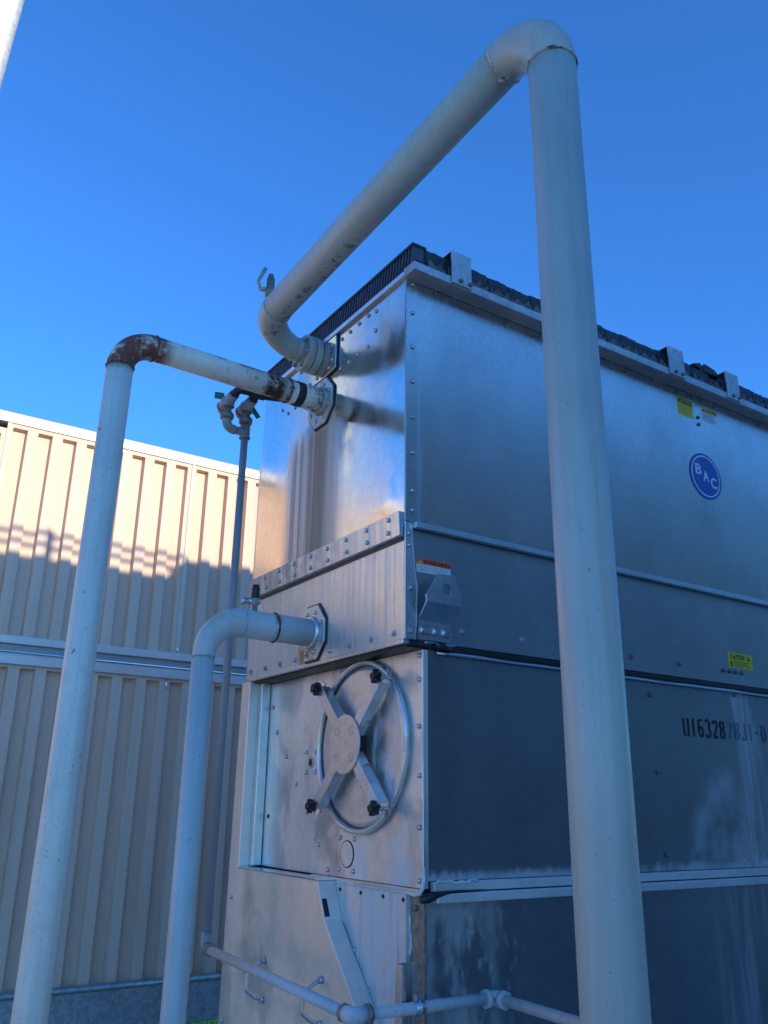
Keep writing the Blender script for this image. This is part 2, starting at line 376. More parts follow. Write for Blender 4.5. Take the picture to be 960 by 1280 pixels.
def rounded(pts, radii, n=12):                # polyline with rounded corners
    pts = [Vector(p) for p in pts]; out = [pts[0]]
    for i in range(1, len(pts)-1):
        p, a, b = pts[i], (pts[i-1]-pts[i]).normalized(), (pts[i+1]-pts[i]).normalized(); r = radii[i-1]
        ang = a.angle(b); d = r/math.tan(ang/2); c = p+(a+b).normalized()*(r/math.sin(ang/2))
        s0 = p+a*d-c; s1 = p+b*d-c; tot = s0.angle(s1); axx = s0.cross(s1).normalized()
        for k in range(n+1): out.append(c+Matrix.Rotation(tot*k/n, 3, axx) @ s0)
    out.append(pts[-1]); return out
# one bolt mesh per kind, shared by all bolts
def bolt_mesh(name, r, h, washer, mat, hexa=False):
    mb = MB()
    if washer: mb.tube([(0,0,0),(0,0,.0025)], r*1.5, 12)
    if hexa: mb.tube([(0,0,.001),(0,0,h*.85),(0,0,h)], [r,r,r*.85], 6, True, False)
    else: mb.tube([(0,0,.001),(0,0,h*.5),(0,0,h*.85),(0,0,h)], [r,r*.95,r*.65,r*.15], 10)
    o = build(name, mb, mat); me = o.data; bpy.data.objects.remove(o); me.name = name; return me
BOLT = bolt_mesh('bolt_head', .0085, .008, False, M_['steel'])
BOLTW = bolt_mesh('bolt_and_washer', .0085, .010, True, M_['steel'], True)
BOLTD = bolt_mesh('dark_bolt', .009, .009, False, flat('dull_rivet', (.20,.21,.22), .5, .8))
def bolt(p, nrm, parent, root, me=None, name='bolt'):
    o = bpy.data.objects.new(name, me or BOLT); col.objects.link(o); o.parent = parent
    o.location = Vector(p)-Vector(root.location)
    q = Vector(nrm).to_track_quat('Z', 'Y'); o.rotation_mode = 'QUATERNION'
    from mathutils import Quaternion
    o.rotation_quaternion = q @ Quaternion((0,0,1), random.uniform(0, 6.28)); return o
NX, NY = (-1,0,0), (0,-1,0)

# text and stencil lettering lying on the long side (facing -Y), x to the right, z up
def lettering(name, txt, x, z, h, y, mat, parent, root, width=None, bold=0.0, shear=0.0):
    cu = bpy.data.curves.new(name, 'FONT'); cu.body = txt; cu.size = 1; cu.offset = bold; cu.shear = shear; cu.fill_mode = 'FRONT'; cu.resolution_u = 6
    to = bpy.data.objects.new(name, cu); col.objects.link(to)
    dg = bpy.context.evaluated_depsgraph_get(); me0 = bpy.data.meshes.new_from_object(to.evaluated_get(dg))
    vs = [v.co.copy() for v in me0.vertices]; fs = [list(p.vertices) for p in me0.polygons]
    bpy.data.objects.remove(to); bpy.data.meshes.remove(me0)
    x0 = min(v.x for v in vs); x1 = max(v.x for v in vs); z0 = min(v.y for v in vs); z1 = max(v.y for v in vs)
    sz = h/(z1-z0); sx = sz if width is None else width/(x1-x0)
    mb = MB(); mb.put([(x+(v.x-x0)*sx, y, z+(v.y-z0)*sz) for v in vs], fs)
    return build(name, mb, mat, parent, root)
def strokes(name, paths, wdt, y, mat, parent, root):
    mb = MB()
    for path in paths:
        p = [Vector((a, b)) for a, b in path]; L = []; Rr = []
        for i in range(len(p)):
            t = (p[min(i+1,len(p)-1)]-p[max(i-1,0)]).normalized(); n = Vector((-t.y, t.x))*wdt/2
            L.append(p[i]+n); Rr.append(p[i]-n)
        k = len(p); vs = [(q.x, y, q.y) for q in L]+[(q.x, y, q.y) for q in Rr]
        mb.put(vs, [(i, i+1, k+i+1, k+i) for i in range(k-1)])
    return build(name, mb, mat, parent, root)

# ================================================================== SETTING
def sheet(name, x0, x1, y0, y1, z, mat, nx=1, ny=1):
    mb = MB(); mb.put([(x0,y0,z),(x1,y0,z),(x1,y1,z),(x0,y1,z)], [(0,1,2,3)])
    return tag(build(name, mb, mat), None, None, None, 'structure')
sheet('ground', -900, 900, -900, 900, 0.0, M_['grass'])
sheet('pavement', -30, 30, -30, 3.0, 0.004, M_['paving'])

# building behind the photographer that throws the shade
BY = -3.0
BX = -.14
bl = thing('plant_building', (5, BY-2.5, 0), 'grey rendered building behind the photographer that shades the unit', 'building')
build('wall', MB().box((BX+.05, BY-5, 0), (11, BY-.02, 4.74)), M_['render'], bl, bl)
build('parapet_cap', MB().box((BX, BY-5.05, 4.741), (11.05, BY, 4.865)), M_['trim'], bl, bl, .01)
rl = build('handrail', MB().tube([(BX+.05, BY-.02, 5.015), (1.95, BY-.02, 5.015)], .017, 12), M_['steel'], bl, bl)
build('handrail', MB().tube([(BX+.05, BY-.02, 4.938), (1.95, BY-.02, 4.938)], .017, 12), M_['steel'], bl, bl)
for i in (0,):
    build('rail_post', MB().box((1.03-2.3*i, BY-.06, 4.866), (1.08-2.3*i, BY-.01, 5.06)), M_['steel'], bl, bl)
build('roof_upstand', MB().box((1.97, BY-1.5, 4.866), (11, BY-.005, 5.01)), M_['render'], bl, bl)
for i in range(3):
    wx = 1.5+3*i
    wf = build('window', MB().box((wx, BY-.019, 2.3), (wx+1.2, BY+.01, 3.6)), M_['steel'], bl, bl, .004)
    build('pane', MB().box((wx+.06, BY+.0105, 2.36), (wx+1.14, BY+.013, 3.54)), flat('dark_glass', (.02,.025,.03), .08) if i == 0 else bpy.data.materials['dark_glass'], wf, bl)

# ------------------------------------------------------------------ panel wall behind the unit
YW = 3.406; DP = .042
pw = thing('panel_wall', (0.4, YW+.05, 0.6), 'beige ribbed metal wall in two rows with pale aluminium rails, top half sunlit', 'wall')
PITCH, RW = .159, .092
def ribbed(x0, x1, z0, z1, starts, ztop, yoff=0.0):
    mb = MB(); y0 = YW+yoff; y1 = y0+DP; sl = .007
    xs = [x0]
    for s in starts: xs += [s, s+RW]
    xs.append(x1)
    def q(a, b, c, d): mb.put([a, b, c, d], [(0,1,2,3)])
    for i in range(0, len(xs), 2): q((xs[i],y0,z0),(xs[i+1],y0,z0),(xs[i+1],y0,z1),(xs[i],y0,z1))
    for s in starts:
        e = s+RW; b = z0
        q((s,y0,ztop),(e,y0,ztop),(e,y0,z1),(s,y0,z1))
        q((s+sl,y1,b),(e-sl,y1,b),(e-sl,y1,ztop-sl),(s+sl,y1,ztop-sl))
        q((s,y0,b),(s+sl,y1,b),(s+sl,y1,ztop-sl),(s,y0,ztop))
        q((e-sl,y1,b),(e,y0,b),(e,y0,ztop),(e-sl,y1,ztop-sl))
        q((s,y0,ztop),(s+sl,y1,ztop-sl),(e-sl,y1,ztop-sl),(e,y0,ztop))
    mb.box((x0,y1+.004,z0),(x1,y1+.012,z1))
    q((x0,y0,z0),(x0,y1+.004,z0),(x0,y1+.004,z1),(x0,y0,z1)); q((x1,y0,z0),(x1,y1+.004,z0),(x1,y1+.004,z1),(x1,y0,z1))
    return mb
for j, (x0, dz) in enumerate(((-12.245,0),(-10.973,0),(-9.701,0),(-8.429,0),(-7.157,0),(-5.885,0),(-4.613,0),(-3.341,0),(-2.069,-.06),(-.797,0),(.475,0),(1.747,0),(3.019,0))):
    x1 = x0+8*PITCH-.004
    p = build('wall_panel', ribbed(x0, x1, 2.53, 3.965+dz, [x0+.025+PITCH*i for i in range(8)], 3.921+dz), M_['beige'], pw, pw, .004, 2, 20)
    tag(p, 'ribbed panel of the upper row' if not dz else 'ribbed panel of the upper row that has slipped below its rail')
    if j >= 9: build('rivet', MB().tube([(x0, YW-.011, 2.565), (x0, YW-.011, 2.615)], .006, 12), M_['alu_b'], p, pw)
    if j >= 9: build('joint_strip', MB().box((x0-.012, YW-.006, 2.53), (x0+.014, YW-.0005, 3.948)), M_['beige2'], p, pw, .002)
for j in range(13):
    x0 = -12.300+8*PITCH*j; x1 = x0+8*PITCH-.004
    p = build('wall_panel', ribbed(x0, x1, .50, 2.40, [x0+.027+PITCH*i for i in range(8)], 2.371), M_['beige'], pw, pw, .004, 2, 20)
    tag(p, 'shaded ribbed panel of the lower row')
    build('joint_strip', MB().box((x0-.010, YW-.005, .55), (x0+.010, YW-.0005, 2.385)), M_['beige'], p, pw, .002)
    build('rivet', MB().tube([(x0, YW-.010, 2.315), (x0, YW-.010, 2.382)], .0065, 12), M_['alu_b'], p, pw)
build('rail', MB().box((-12.4, YW-.012, 3.949), (4.2, YW+.09, 4.003)), M_['alu_top'], pw, pw, .003)
build('coping', MB().box((-12.4, YW+.004, 4.0035), (4.2, YW+.10, 4.028)), M_['beige'], pw, pw, .004)
build('dark_backing', MB().box((-12.4, YW+.092, .5), (4.2, YW+.105, 3.99)), M_['dark'], pw, pw)  # near-black sheet added to darken the gap above the slipped panel
build('rail', MB().box((-12.4, YW-.022, 2.512), (4.2, YW+.06, 2.563)), M_['alu'], pw, pw, .004)
build('rail_groove', MB().box((-12.4, YW-.004, 2.4705), (4.2, YW+.06, 2.5115)), M_['groove'], pw, pw)
build('bead', MB().tube([(-12.4, YW-.014, 2.464), (4.2, YW-.014, 2.464)], .0068, 12), M_['alu_b'], pw, pw)
build('rail', MB().box((-12.4, YW-.022, 2.388), (4.2, YW+.06, 2.4455)), M_['alu'], pw, pw, .004)
build('rail_groove', MB().box((-12.4, YW-.006, 2.446), (4.2, YW+.06, 2.4575)), M_['alu'], pw, pw)
for x in (-12, -9.5, -7, -4.5, -2.0, .47, 3.0): build('post', MB().box((x-.05, YW+.11, 0), (x+.05, YW+.21, 4.0)), M_['steel'], pw, pw)

bm_ = thing('steel_beam', (0, 3.35, .34), 'dark galvanised steel beam running under the shaded foot of the beige wall', 'beam')
build('web', MB().box((-12.4, 3.35, .34), (4.3, 3.365, .572)), M_['beam'], bm_, bm_, .004)
build('flange', MB().tube([(-12.4, 3.352, .577), (4.3, 3.352, .577)], .018, 16), M_['beam'], bm_, bm_)
build('flange', MB().box((-12.4, 3.352, .578), (4.3, 3.39, .594)), M_['beam'], bm_, bm_, .003)
build('flange', MB().box((-12.4, 3.366, .335), (4.3, 3.39, .35)), M_['beam'], bm_, bm_, .003)
for x in (-12, -9, -6.6, -4.2, -1.2, 1.6, 4.1): build('foot', MB().box((x-.06, 3.37, 0), (x+.06, 3.44, .334)), M_['beam'], bm_, bm_)
build('clip_plate', MB().box((-.22, 3.335, .325), (-.10, 3.349, .347)), M_['white_seal'], bm_, bm_)

# galvanised pole, upper left
po = thing('galvanised_pole', (-1.62, 3.0, 0), 'tall sunlit galvanised square pole at the top left corner', 'pole')
def pole_ring(cx, cy, h, r, z, n=6):
    out = []
    for sx, sy, a0 in ((1,1,0),(-1,1,90),(-1,-1,180),(1,-1,270)):
        for k in range(n+1):
            a = R_(a0+90*k/n); out.append((cx+sx*(h-r)+math.cos(a)*r, cy+sy*(h-r)+math.sin(a)*r, z))
    return out
mb = MB(); H = .17
rings = [pole_ring(-1.545-H+.0463*z, 3.0+H, H, .058, z) for z in (0.0, 9.0)]
n = len(rings[0]); mb.put(rings[0]+rings[1], [(i, (i+1) % n, n+(i+1) % n, n+i) for i in range(n)], True); mb.put(rings[1], [list(range(n))])
build('shaft', mb, M_['pole'], po, po)
build('base_plate', MB().box((-2.0, 2.85, 0), (-1.4, 3.49, .02)), M_['pole'], po, po)

# ================================================================== COOLING UNIT
U = thing('cooling_unit', (1.6, .6, 0), 'large galvanised steel cooling unit with round access door and blue badge', 'cooling unit')
XI = .0737; XE = 3.3; YE = 1.172
build('core', MB().box((.10, .03, .35), (XE-.03, 1.11, 3.43)), M_['dark'], U, U)  # unseen dark box, added so no light leaks through the casing
build('support_leg', MB().box((.2, .1, 0), (.32, .22, .349)), M_['beam'], U, U)
build('support_leg', MB().box((3.0, .1, 0), (3.12, .22, .349)), M_['beam'], U, U)
build('support_leg', MB().box((.2, .95, 0), (.32, 1.07, .349)), M_['beam'], U, U)
build('support_leg', MB().box((3.0, .95, 0), (3.12, 1.07, .349)), M_['beam'], U, U)

def grid_sheet(fn, nu, nv, smooth=True):
    mb = MB(); vs = [fn(i/nu, j/nv) for j in range(nv+1) for i in range(nu+1)]
    mb.put(vs, [(j*(nu+1)+i, j*(nu+1)+i+1, (j+1)*(nu+1)+i+1, (j+1)*(nu+1)+i) for j in range(nv) for i in range(nu)], smooth); return mb

# upper casing
ue = build('end_panel', MB().box((0, .0005, 2.475), (.02, YE, 3.445)), M_['upper_end'], U, U, .003)
tag(ue, 'bright upper end panel mirroring sky, pipes and sunlit wall')
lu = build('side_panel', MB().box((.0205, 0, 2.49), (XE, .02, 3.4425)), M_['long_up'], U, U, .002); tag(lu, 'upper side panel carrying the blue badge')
build('back_panel', MB().box((.0205, YE-.02, .35), (XE, YE, 3.44)), M_['long_mid'], U, U)
build('far_end_panel', MB().box((XE, .0, .35), (XE+.02, YE, 3.44)), M_['long_mid'], U, U)
build('corner_flange', MB().box((.0, -.0035, 2.50), (.052, -.0005, 3.4425)), M_['long_up'], lu, U, .0012)
build('end_flange', MB().box((-.014, -.005, 3.4455), (.03, YE+.01, 3.468)), M_['trim'], U, U, .002)
tf = build('top_flange', MB().box((-.012, -.068, 3.443), (XE+.03, -.0005, 3.479)), M_['ledge'], U, U, .003)
tag(tf, 'long ledge under the black drift eliminators')
for y, z in ((.200,3.408),(.256,3.418),(.323,3.415),(.392,3.412),(.457,3.410),(.202,3.323),(.256,3.279),(.324,3.276),(.394,3.275),(.460,3.274),(.981,3.294),(.921,3.256),(.854,3.258)):
    bolt((0, y, z), NX, ue, U)
for z in (3.425,3.304,3.164,3.025,2.887,2.750,2.611,2.541): bolt((.028, -.0035, z), NY, lu, U, BOLT)
for x in (.138,.488,.838,1.177,1.521,1.632,1.699,1.802,2.147,2.5): bolt((x, 0, 3.428), NY, lu, U, BOLTD)
for z in (3.331,3.296): bolt((1.660, 0, z), NY, lu, U, BOLTD)
# folded strip between upper and middle sections (end)
es = build('lap_strip', MB().prism([(-.022,2.532),(-.018,2.448),(-.004,2.444),(-.0005,2.532)], 1, .004, YE-.004), M_['mid_end'], U, U, .0015)
for y in (.065,.204,.343,.481,.611,.749,.881,1.011): bolt((-.0215, y, 2.514), NX, es, U)
for y in (.069,.201,.341,.478,.611,.745,.876,1.0): bolt((-.0195, y, 2.469), NX, es, U)
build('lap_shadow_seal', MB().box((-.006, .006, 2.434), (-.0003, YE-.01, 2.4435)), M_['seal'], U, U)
# side ledge between upper and middle
build('side_ledge', MB().box((.030, -.024, 2.477), (XE, -.0005, 2.497)), M_['trim'], U, U, .0015)
# middle section
me_ = build('end_panel', MB().box((0, .0005, 2.103), (.02, YE, 2.4745)), M_['mid_end'], U, U, .002); tag(me_, 'streaked middle end panel with the lower pipe flange')
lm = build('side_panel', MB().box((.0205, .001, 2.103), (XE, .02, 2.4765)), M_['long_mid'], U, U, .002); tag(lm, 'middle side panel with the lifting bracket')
for y in (.060,.196,.334,.470,.739,.868,1.002,1.139): bolt((0, y, 2.130), NX, me_, U, BOLTW)
build('end_lip', MB().box((-.004, .0, 2.089), (.10, YE, 2.1025)), M_['trim'], U, U, .002)
build('lip_seal', MB().box((.01, .002, 2.080), (XI+.01, YE-.01, 2.0885)), M_['seal'], U, U)
cs = build('corner_strip', MB().prism([(.0,2.105),(.040,2.105),(.044,2.20),(.046,2.274),(.038,2.33),(.030,2.40),(.026,2.492),(.0,2.492)], 1, -.0055, -.0005), M_['trim'], U, U, .001)
build('sealant_bead', MB().tube([(.041,-.003,2.106),(.045,-.004,2.16),(.044,-.004,2.22),(.048,-.004,2.274),(.040,-.004,2.32),(.033,-.004,2.385),(.028,-.004,2.44),(.027,-.004,2.49)], .0026, 6), M_['white_seal'], cs, U)
for x, z in ((.024,2.134),(.024,2.273)): bolt((x, -.0055, z), NY, cs, U, BOLTW)
for x, z in ((.014,2.416),(.014,2.458)): bolt((x, -.0055, z), NY, cs, U, BOLT)
for x in (.238,.505,.785,1.068,1.351,1.633,1.676,1.715,1.759,2.05): bolt((x, .001, 2.156), NY, lm, U, BOLTW if x < .6 else BOLTD)
# seam middle / lower on the long side: black gap and bent pale lip
build('seam_gap', MB().box((.03, .004, 2.085), (XE, .02, 2.1025)), M_['seal'], U, U)
def lipfn(u, v):
    x = .13+(XE-.13)*u; wob = .0025*math.sin(x*9)+.002*math.sin(x*23+1)
    return (x, .004-.006*v+wob*.5, 2.068+.014*(1-v)+wob*(1-v))
mb = grid_sheet(lipfn, 60, 2); o = build('seam_lip', mb, M_['long_mid'], U, U); sm = o.modifiers.new('solid', 'SOLIDIFY'); sm.thickness = .002
def blob(u, v):
    x = .02+.17*u; return (x, -.004+.004*math.sin(u*14), 2.092+.018*(v-.5)+.005*math.sin(u*11)*v)
o = build('crumpled_seal', grid_sheet(blob, 24, 3), M_['seal'], U, U); sm = o.modifiers.new('solid', 'SOLIDIFY'); sm.thickness = .005
def tears(u, v):
    x = .075+.13*u; return (x, -.008-.004*math.sin(u*9), 2.104-.008*v*(1+.6*math.sin(u*17))+.001*math.sin(u*23))
o = build('torn_edge', grid_sheet(tears, 24, 2), M_['long_low'], U, U); sm = o.modifiers.new('solid', 'SOLIDIFY'); sm.thickness = .0015

# lower section (basin)
le = build('end_panel', MB().box((XI, .0005, 1.369), (XI+.02, 1.125, 2.0795)), M_['low_end'], U, U, .002); tag(le, 'lower end panel holding the round access door')
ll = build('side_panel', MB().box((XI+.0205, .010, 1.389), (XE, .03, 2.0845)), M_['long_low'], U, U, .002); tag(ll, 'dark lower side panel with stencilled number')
for z in (2.06,1.984,1.838,1.690,1.540,1.391): bolt((XI, .0175, z), NX, le, U)
for y, z in ((1.060,1.981),(1.011,1.878),(.917,1.779),(.822,1.675),(.728,1.573),(.633,1.467),(.751,1.789),(.679,1.788),(.750,1.715),(.679,1.716)): bolt((XI, y, z), NX, le, U)
for y, z in ((.484,1.495),(.390,1.494),(.486,1.395),(.394,1.393),(.564,1.388)): bolt((XI, y, z), NX, le, U)
build('hole_plug', MB().tube([(XI-.0005,.712,1.751),(XI-.004,.712,1.751)], .016, 20), M_['seal'], le, U)
build('hole_rim', MB().ring((XI-.002,.712,1.751), NX, .016, .003, 24, 6), M_['steel'], le, U)
build('small_hole', MB().tube([(XI-.0005,1.05,1.555),(XI-.003,1.05,1.555)], .008, 14), M_['seal'], le, U)
build('knockout', MB().tube([(XI-.0003,.436,1.445),(XI-.003,.436,1.445)], .040, 36), M_['low_end'], le, U)
build('knockout_gap', MB().ring((XI-.001,.436,1.445), NX, .0415, .0024, 40, 6), M_['seal'], le, U)
for x, z in ((1.165,2.020),(1.171,1.734),(1.696,2.060),(1.183,1.444)): bolt((x, .010, z), NY, ll, U, BOLTD)
# basin bottom flanges
def wavy(u, v):
    y = .0+.62*u; return (XI-.012-.006*math.sin(v*math.pi), y, 1.352+.017*v+.002*math.sin(y*40)+.0025*math.sin(y*17))
build('basin_flange', MB().box((XI-.016, .003, 1.352), (XI-.0005, .66, 1.3685)), M_['trim'], U, U, .003)
pts = [(XI-.015, .66-.66*i/30, 1.355+random.uniform(-.002,.002)) for i in range(30)]+[(XI-.014,-.004,1.358),(XI-.010,-.010,1.372),(XI-.006,-.011,1.395),(XI-.004,-.008,1.43)]
build('sealant_bead', MB().tube(pts, [random.uniform(.0035,.0065) for _ in pts], 8), M_['white_seal'], U, U)
build('side_flange', MB().box((XI+.03, -.014, 1.361), (XE, .0095, 1.388)), M_['pale'], U, U, .003)
build('side_flange', MB().box((XI+.03, -.030, 1.331), (XE, .0145, 1.3575)), M_['pale'], U, U, .003)
build('flange_gap', MB().box((XI+.03, -.012, 1.3578), (XE, .0095, 1.3607)), M_['seal'], U, U)
mb = MB(); pts = [(.062,-.002,1.338),(.078,-.016,1.346),(.10,-.022,1.353),(.14,-.024,1.358),(.20,-.022,1.3605),(.30,-.018,1.3605)]
mb.tube(pts, [.008,.014,.011,.007,.0045,.002], 10); build('tar_patch', mb, M_['seal'], U, U)
mb = MB(); pts = [(.11+.16*i/14, -.014, 1.387+.003*math.sin(i*1.7)+.003*math.sin(i*.6)) for i in range(15)]
mb.tube(pts, [.003+.003*abs(math.sin(i*1.3)) for i in range(15)], 8); build('sealant_bead', mb, M_['white_seal'], U, U)
# bottom section
be = build('end_panel', MB().prism([(.066,1.3515),(.640,1.3515),(.25,1.01),(.066,.85)], 0, XI-.015, XI+.02), M_['pale'], U, U); tag(be, 'chalky triangular panel under the basin')
build('skirt_backing', MB().box((XI+.021, .03, .35), (XI+.026, 1.12, 1.3515)), M_['pale'], U, U)
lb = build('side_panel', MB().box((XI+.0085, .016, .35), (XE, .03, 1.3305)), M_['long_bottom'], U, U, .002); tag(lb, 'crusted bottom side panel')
cp = build('corner_post', MB().box((XI, -.003, .35), (XI+.008, .0655, 1.350)), M_['brass'], U, U, .002)
build('sealant_bead', MB().tube([(XI-.001, .066+.006*math.sin(i*1.1)+.003*math.sin(i*2.3), 1.335-.025*i) for i in range(24)], [.003+.002*abs(math.sin(i*.9)) for i in range(24)], 8), M_['white_seal'], cp, U)
for z in (1.315,1.16,1.02): bolt((XI, .035, z), NX, cp, U, BOLTD)
for y, z in ((.456,1.277),(.350,1.167),(.264,1.064)): bolt((XI-.015, y, z), NX, be, U)
for y in (.05,.16,.29,.42): build('drain_hole', MB().tube([(XI-.0143,y+.03,1.335),(XI-.018,y+.03,1.335)], .006, 10), M_['seal'], be, U)
# outer fan-section panel (L shape, flush with the upper casing)
XO = -.010
of_ = build('outer_panel', MB().prism([(1.20,2.088),(1.122,2.088),(1.122,1.367),(.487,1.360),(.432,1.247),(.11,.90),(-.02,.70),(-.02,.35),(1.225,.35)], 0, XO, XI-.0155), M_['outer'], U, U, .003)
tag(of_, 'satin outer skirt panel with two loop handles and a slanted edge')
build('ledge', MB().box((XO-.004, .49, 1.361), (XI-.0165, 1.115, 1.3665)), M_['alu_b'], U, U, .001)
mb = MB(); mb.beam((XO+.014,.4865,1.350),(XO+.014,.438,1.255), .019, .006, (0,.8,.6)); build('slot_gap', mb, M_['seal'], U, U)
mb = MB(); mb.beam((XI-.022,1.105,2.085),(XI-.022,1.105,1.371), .034, .04, (1,0,0)); build('inner_stile', mb, M_['trim'], U, U, .003)
build('slant_bead', MB().tube([(XI-.018,.425,1.235),(XI-.018,.11,.895)], .004, 8), M_['trim'], U, U)
for y, z in ((1.164,1.255),(1.172,.827)): bolt((XO, y, z), NX, of_, U)
# loop handles
for y in (.848,.436):
    hd = build('loop_handle', MB().tube(rounded([(XO-.002,y,1.074),(XO-.028,y,1.066),(XO-.066,y,1.040),(XO-.066,y,.985),(XO-.028,y,.958),(XO-.002,y,.950)], [.012,.012,.012,.012], 5), .0065, 12), M_['steel'], of_, U)
    for z in (1.074,.950): build('handle_foot', MB().tube([(XO-.0005,y,z),(XO-.012,y,z)], [.013,.010], 12), M_['steel'], of_, U)
# rear corner angle of the casing
build('rear_angle', MB().box((.012, YE+.0005, 2.10), (.06, YE+.045, 3.09)), M_['trim'], U, U, .003)
build('corner_cap', MB().tube([(-.004,1.155,3.462),(-.004,1.155,3.485),(-.004,1.155,3.50)], [.02,.02,.012], 16), M_['trim'], U, U)
# pipe mounting plates on the end panel
pl = build('mounting_plate', MB().prism([(.488,3.442),(.488,3.291),(.575,3.283),(.815,3.283),(.815,3.442)], 0, -.012, -.0005), M_['upper_end'], U, U, .0015)
build('plate_seal', MB().prism([(.484,3.4425),(.484,3.286),(.573,3.278),(.819,3.278),(.819,3.4425)], 0, -.006, -.0004), M_['seal'], U, U)
for y, z in ((.512,3.403),(.512,3.337),(.535,3.309),(.640,3.304),(.70,3.30),(.79,3.31),(.79,3.40)): bolt((-.012, y, z), NX, pl, U)
def octo(cy, cz, a, b, g): return [(cy+a,cz+b*.42),(cy+a*.45,cz+b),(cy-a*.45,cz+b),(cy-a,cz+b*.42),(cy-a,cz-b*.42),(cy-a*.45,cz-b),(cy+a*.45,cz-b),(cy+a,cz-b*.42)]
for cy, cz, nm in ((.604,3.175,'upper'),(.600,2.212,'lower')):
    fl = build('octagon_flange', MB().prism(octo(cy,cz,.098,.102,0), 0, -.012, -.0006), M_['mid_end'], U, U, .0015)
    build('flange_seal', MB().prism(octo(cy,cz,.104,.109,0), 0, -.006, -.0004), M_['seal'], U, U)
    for t in range(8):
        a = 2*math.pi*(t+.5)/8; bolt((-.012, cy+.080*math.cos(a), cz+.080*math.sin(a)), NX, fl, U)

# ---- access door
DC = Vector((XI, .348, 1.796)); DR = .28
dr = build('access_door', MB().tube([(XI-.0005,DC.y,DC.z),(XI-.006,DC.y,DC.z),(XI-.012,DC.y,DC.z)], [DR*.97,DR*.97,DR*.90], 64), M_['door'], U, U)
tag(dr, 'round access door with a four armed clamp')
o = build('rim', MB().ring((XI-.016,DC.y,DC.z), NX, DR, .0095, 72, 12), M_['door'], dr, U)
build('rim_neck', MB().tube([(XI-.0005,DC.y,DC.z),(XI-.014,DC.y,DC.z)], DR-.003, 64, False), M_['door'], dr, U)
def arm(dy, dz):
    t = Vector((0, dy, dz)).normalized(); sd = Vector((0, -t.z, t.y)); mb = MB()
    a0, a1 = .055, .300; x0, x1 = XI-.034, XI-.072
    # channel: web towards the viewer, two lips back
    c = DC.copy(); c.x = 0
    def q(r, s, x): return c+t*r+sd*s+Vector((x,0,0))
    wv = .021; th = .004
    for (s0, s1, xa, xb) in ((-wv, wv, x1, x1+th), (-wv, -wv+th, x1+th, x0), (wv-th, wv, x1+th, x0)):
        e = .02 if xa > x1 else 0
        vs = [q(a0,s0,xa),q(a1-e,s0,xa),q(a1-e,s1,xa),q(a0,s1,xa),q(a0,s0,xb),q(a1-e,s0,xb),q(a1-e,s1,xb),q(a0,s1,xb)]
        mb.put(vs, [(0,1,2,3),(7,6,5,4),(0,4,5,1),(1,5,6,2),(2,6,7,3),(3,7,4,0)])
    return mb, t
star = None
for dy, dz in ((.70,.71),(-.70,.71),(.72,-.70),(-.70,-.71)):
    mb, t = arm(dy, dz); build('arm', mb, M_['door'], dr, U, .0015)
    kc = DC+t*.287
    build('rod', MB().tube([(XI-.002,kc.y,kc.z),(XI-.085,kc.y,kc.z)], .006, 12), M_['steel'], dr, U)
    mb = MB(); a0 = random.uniform(0, 1.2); ring = []
    for i in range(30):
        a = 2*math.pi*i/30; r = .018+.0075*math.cos(5*a); ring.append((kc.y+r*math.cos(a+a0), kc.z+r*math.sin(a+a0)))
    mb.prism(ring, 0, XI-.074, XI-.094); mb.tube([(XI-.0735,kc.y,kc.z),(XI-.100,kc.y,kc.z)], .013, 14)
    build('star_knob', mb, M_['plastic'], dr, U, .0015)
    mb = MB(); nn = Vector((0,-t.z,t.y)); c = DC+t*.300
    mb.put([c+nn*.014+Vector((-.040,0,0)), c-nn*.014+Vector((-.040,0,0)), c+t*.022+nn*.010+Vector((-.044,0,0)), c+t*.022-nn*.010+Vector((-.044,0,0)),
            c+nn*.014+Vector((-.045,0,0)), c-nn*.014+Vector((-.045,0,0)), c+t*.022+nn*.010+Vector((-.049,0,0)), c+t*.022-nn*.010+Vector((-.049,0,0))],
           [(0,1,3,2),(4,6,7,5),(0,4,5,1),(1,5,7,3),(3,7,6,2),(2,6,4,0)])
    build('clip', mb, M_['steel'], dr, U)
build('hub', MB().tube([(XI-.0725,DC.y,DC.z),(XI-.078,DC.y,DC.z)], .098, 48), M_['hub'], dr, U, .0015)
build('hub_post', MB().box((XI-.012, DC.y-.04, DC.z-.03), (XI-.072, DC.y+.04, DC.z+.03)), M_['dark'], dr, U)
for s in (1, -1):
    build('hook_plate', MB().prism([(DC.y-.02,DC.z+s*.06),(DC.y-.085,DC.z+s*.055),(DC.y-.10,DC.z+s*.085),(DC.y-.085,DC.z+s*.09),(DC.y-.075,DC.z+s*.105),(DC.y-.02,DC.z+s*.12)], 0, XI-.034, XI-.040), M_['door'], dr, U, .001)
    build('latch_tab', MB().beam((XI-.046,DC.y-.082,DC.z+s*.105),(XI-.046,DC.y-.105,DC.z+s*.066), .004, .02, (1,0,0)), M_['steel'], dr, U)
for a in (40,140,220,320):
    build('rivet', MB().ring((XI-.0785, DC.y+.062*math.cos(R_(a)), DC.z+.068*math.sin(R_(a))), NX, .013, .0012, 20, 5), M_['steel'], dr, U)
build('pull_tab', MB().prism([(DC.y-.02,DC.z-.105),(DC.y-.06,DC.z-.115),(DC.y-.045,DC.z-.14)], 0, XI-.030, XI-.036), M_['steel'], dr, U)

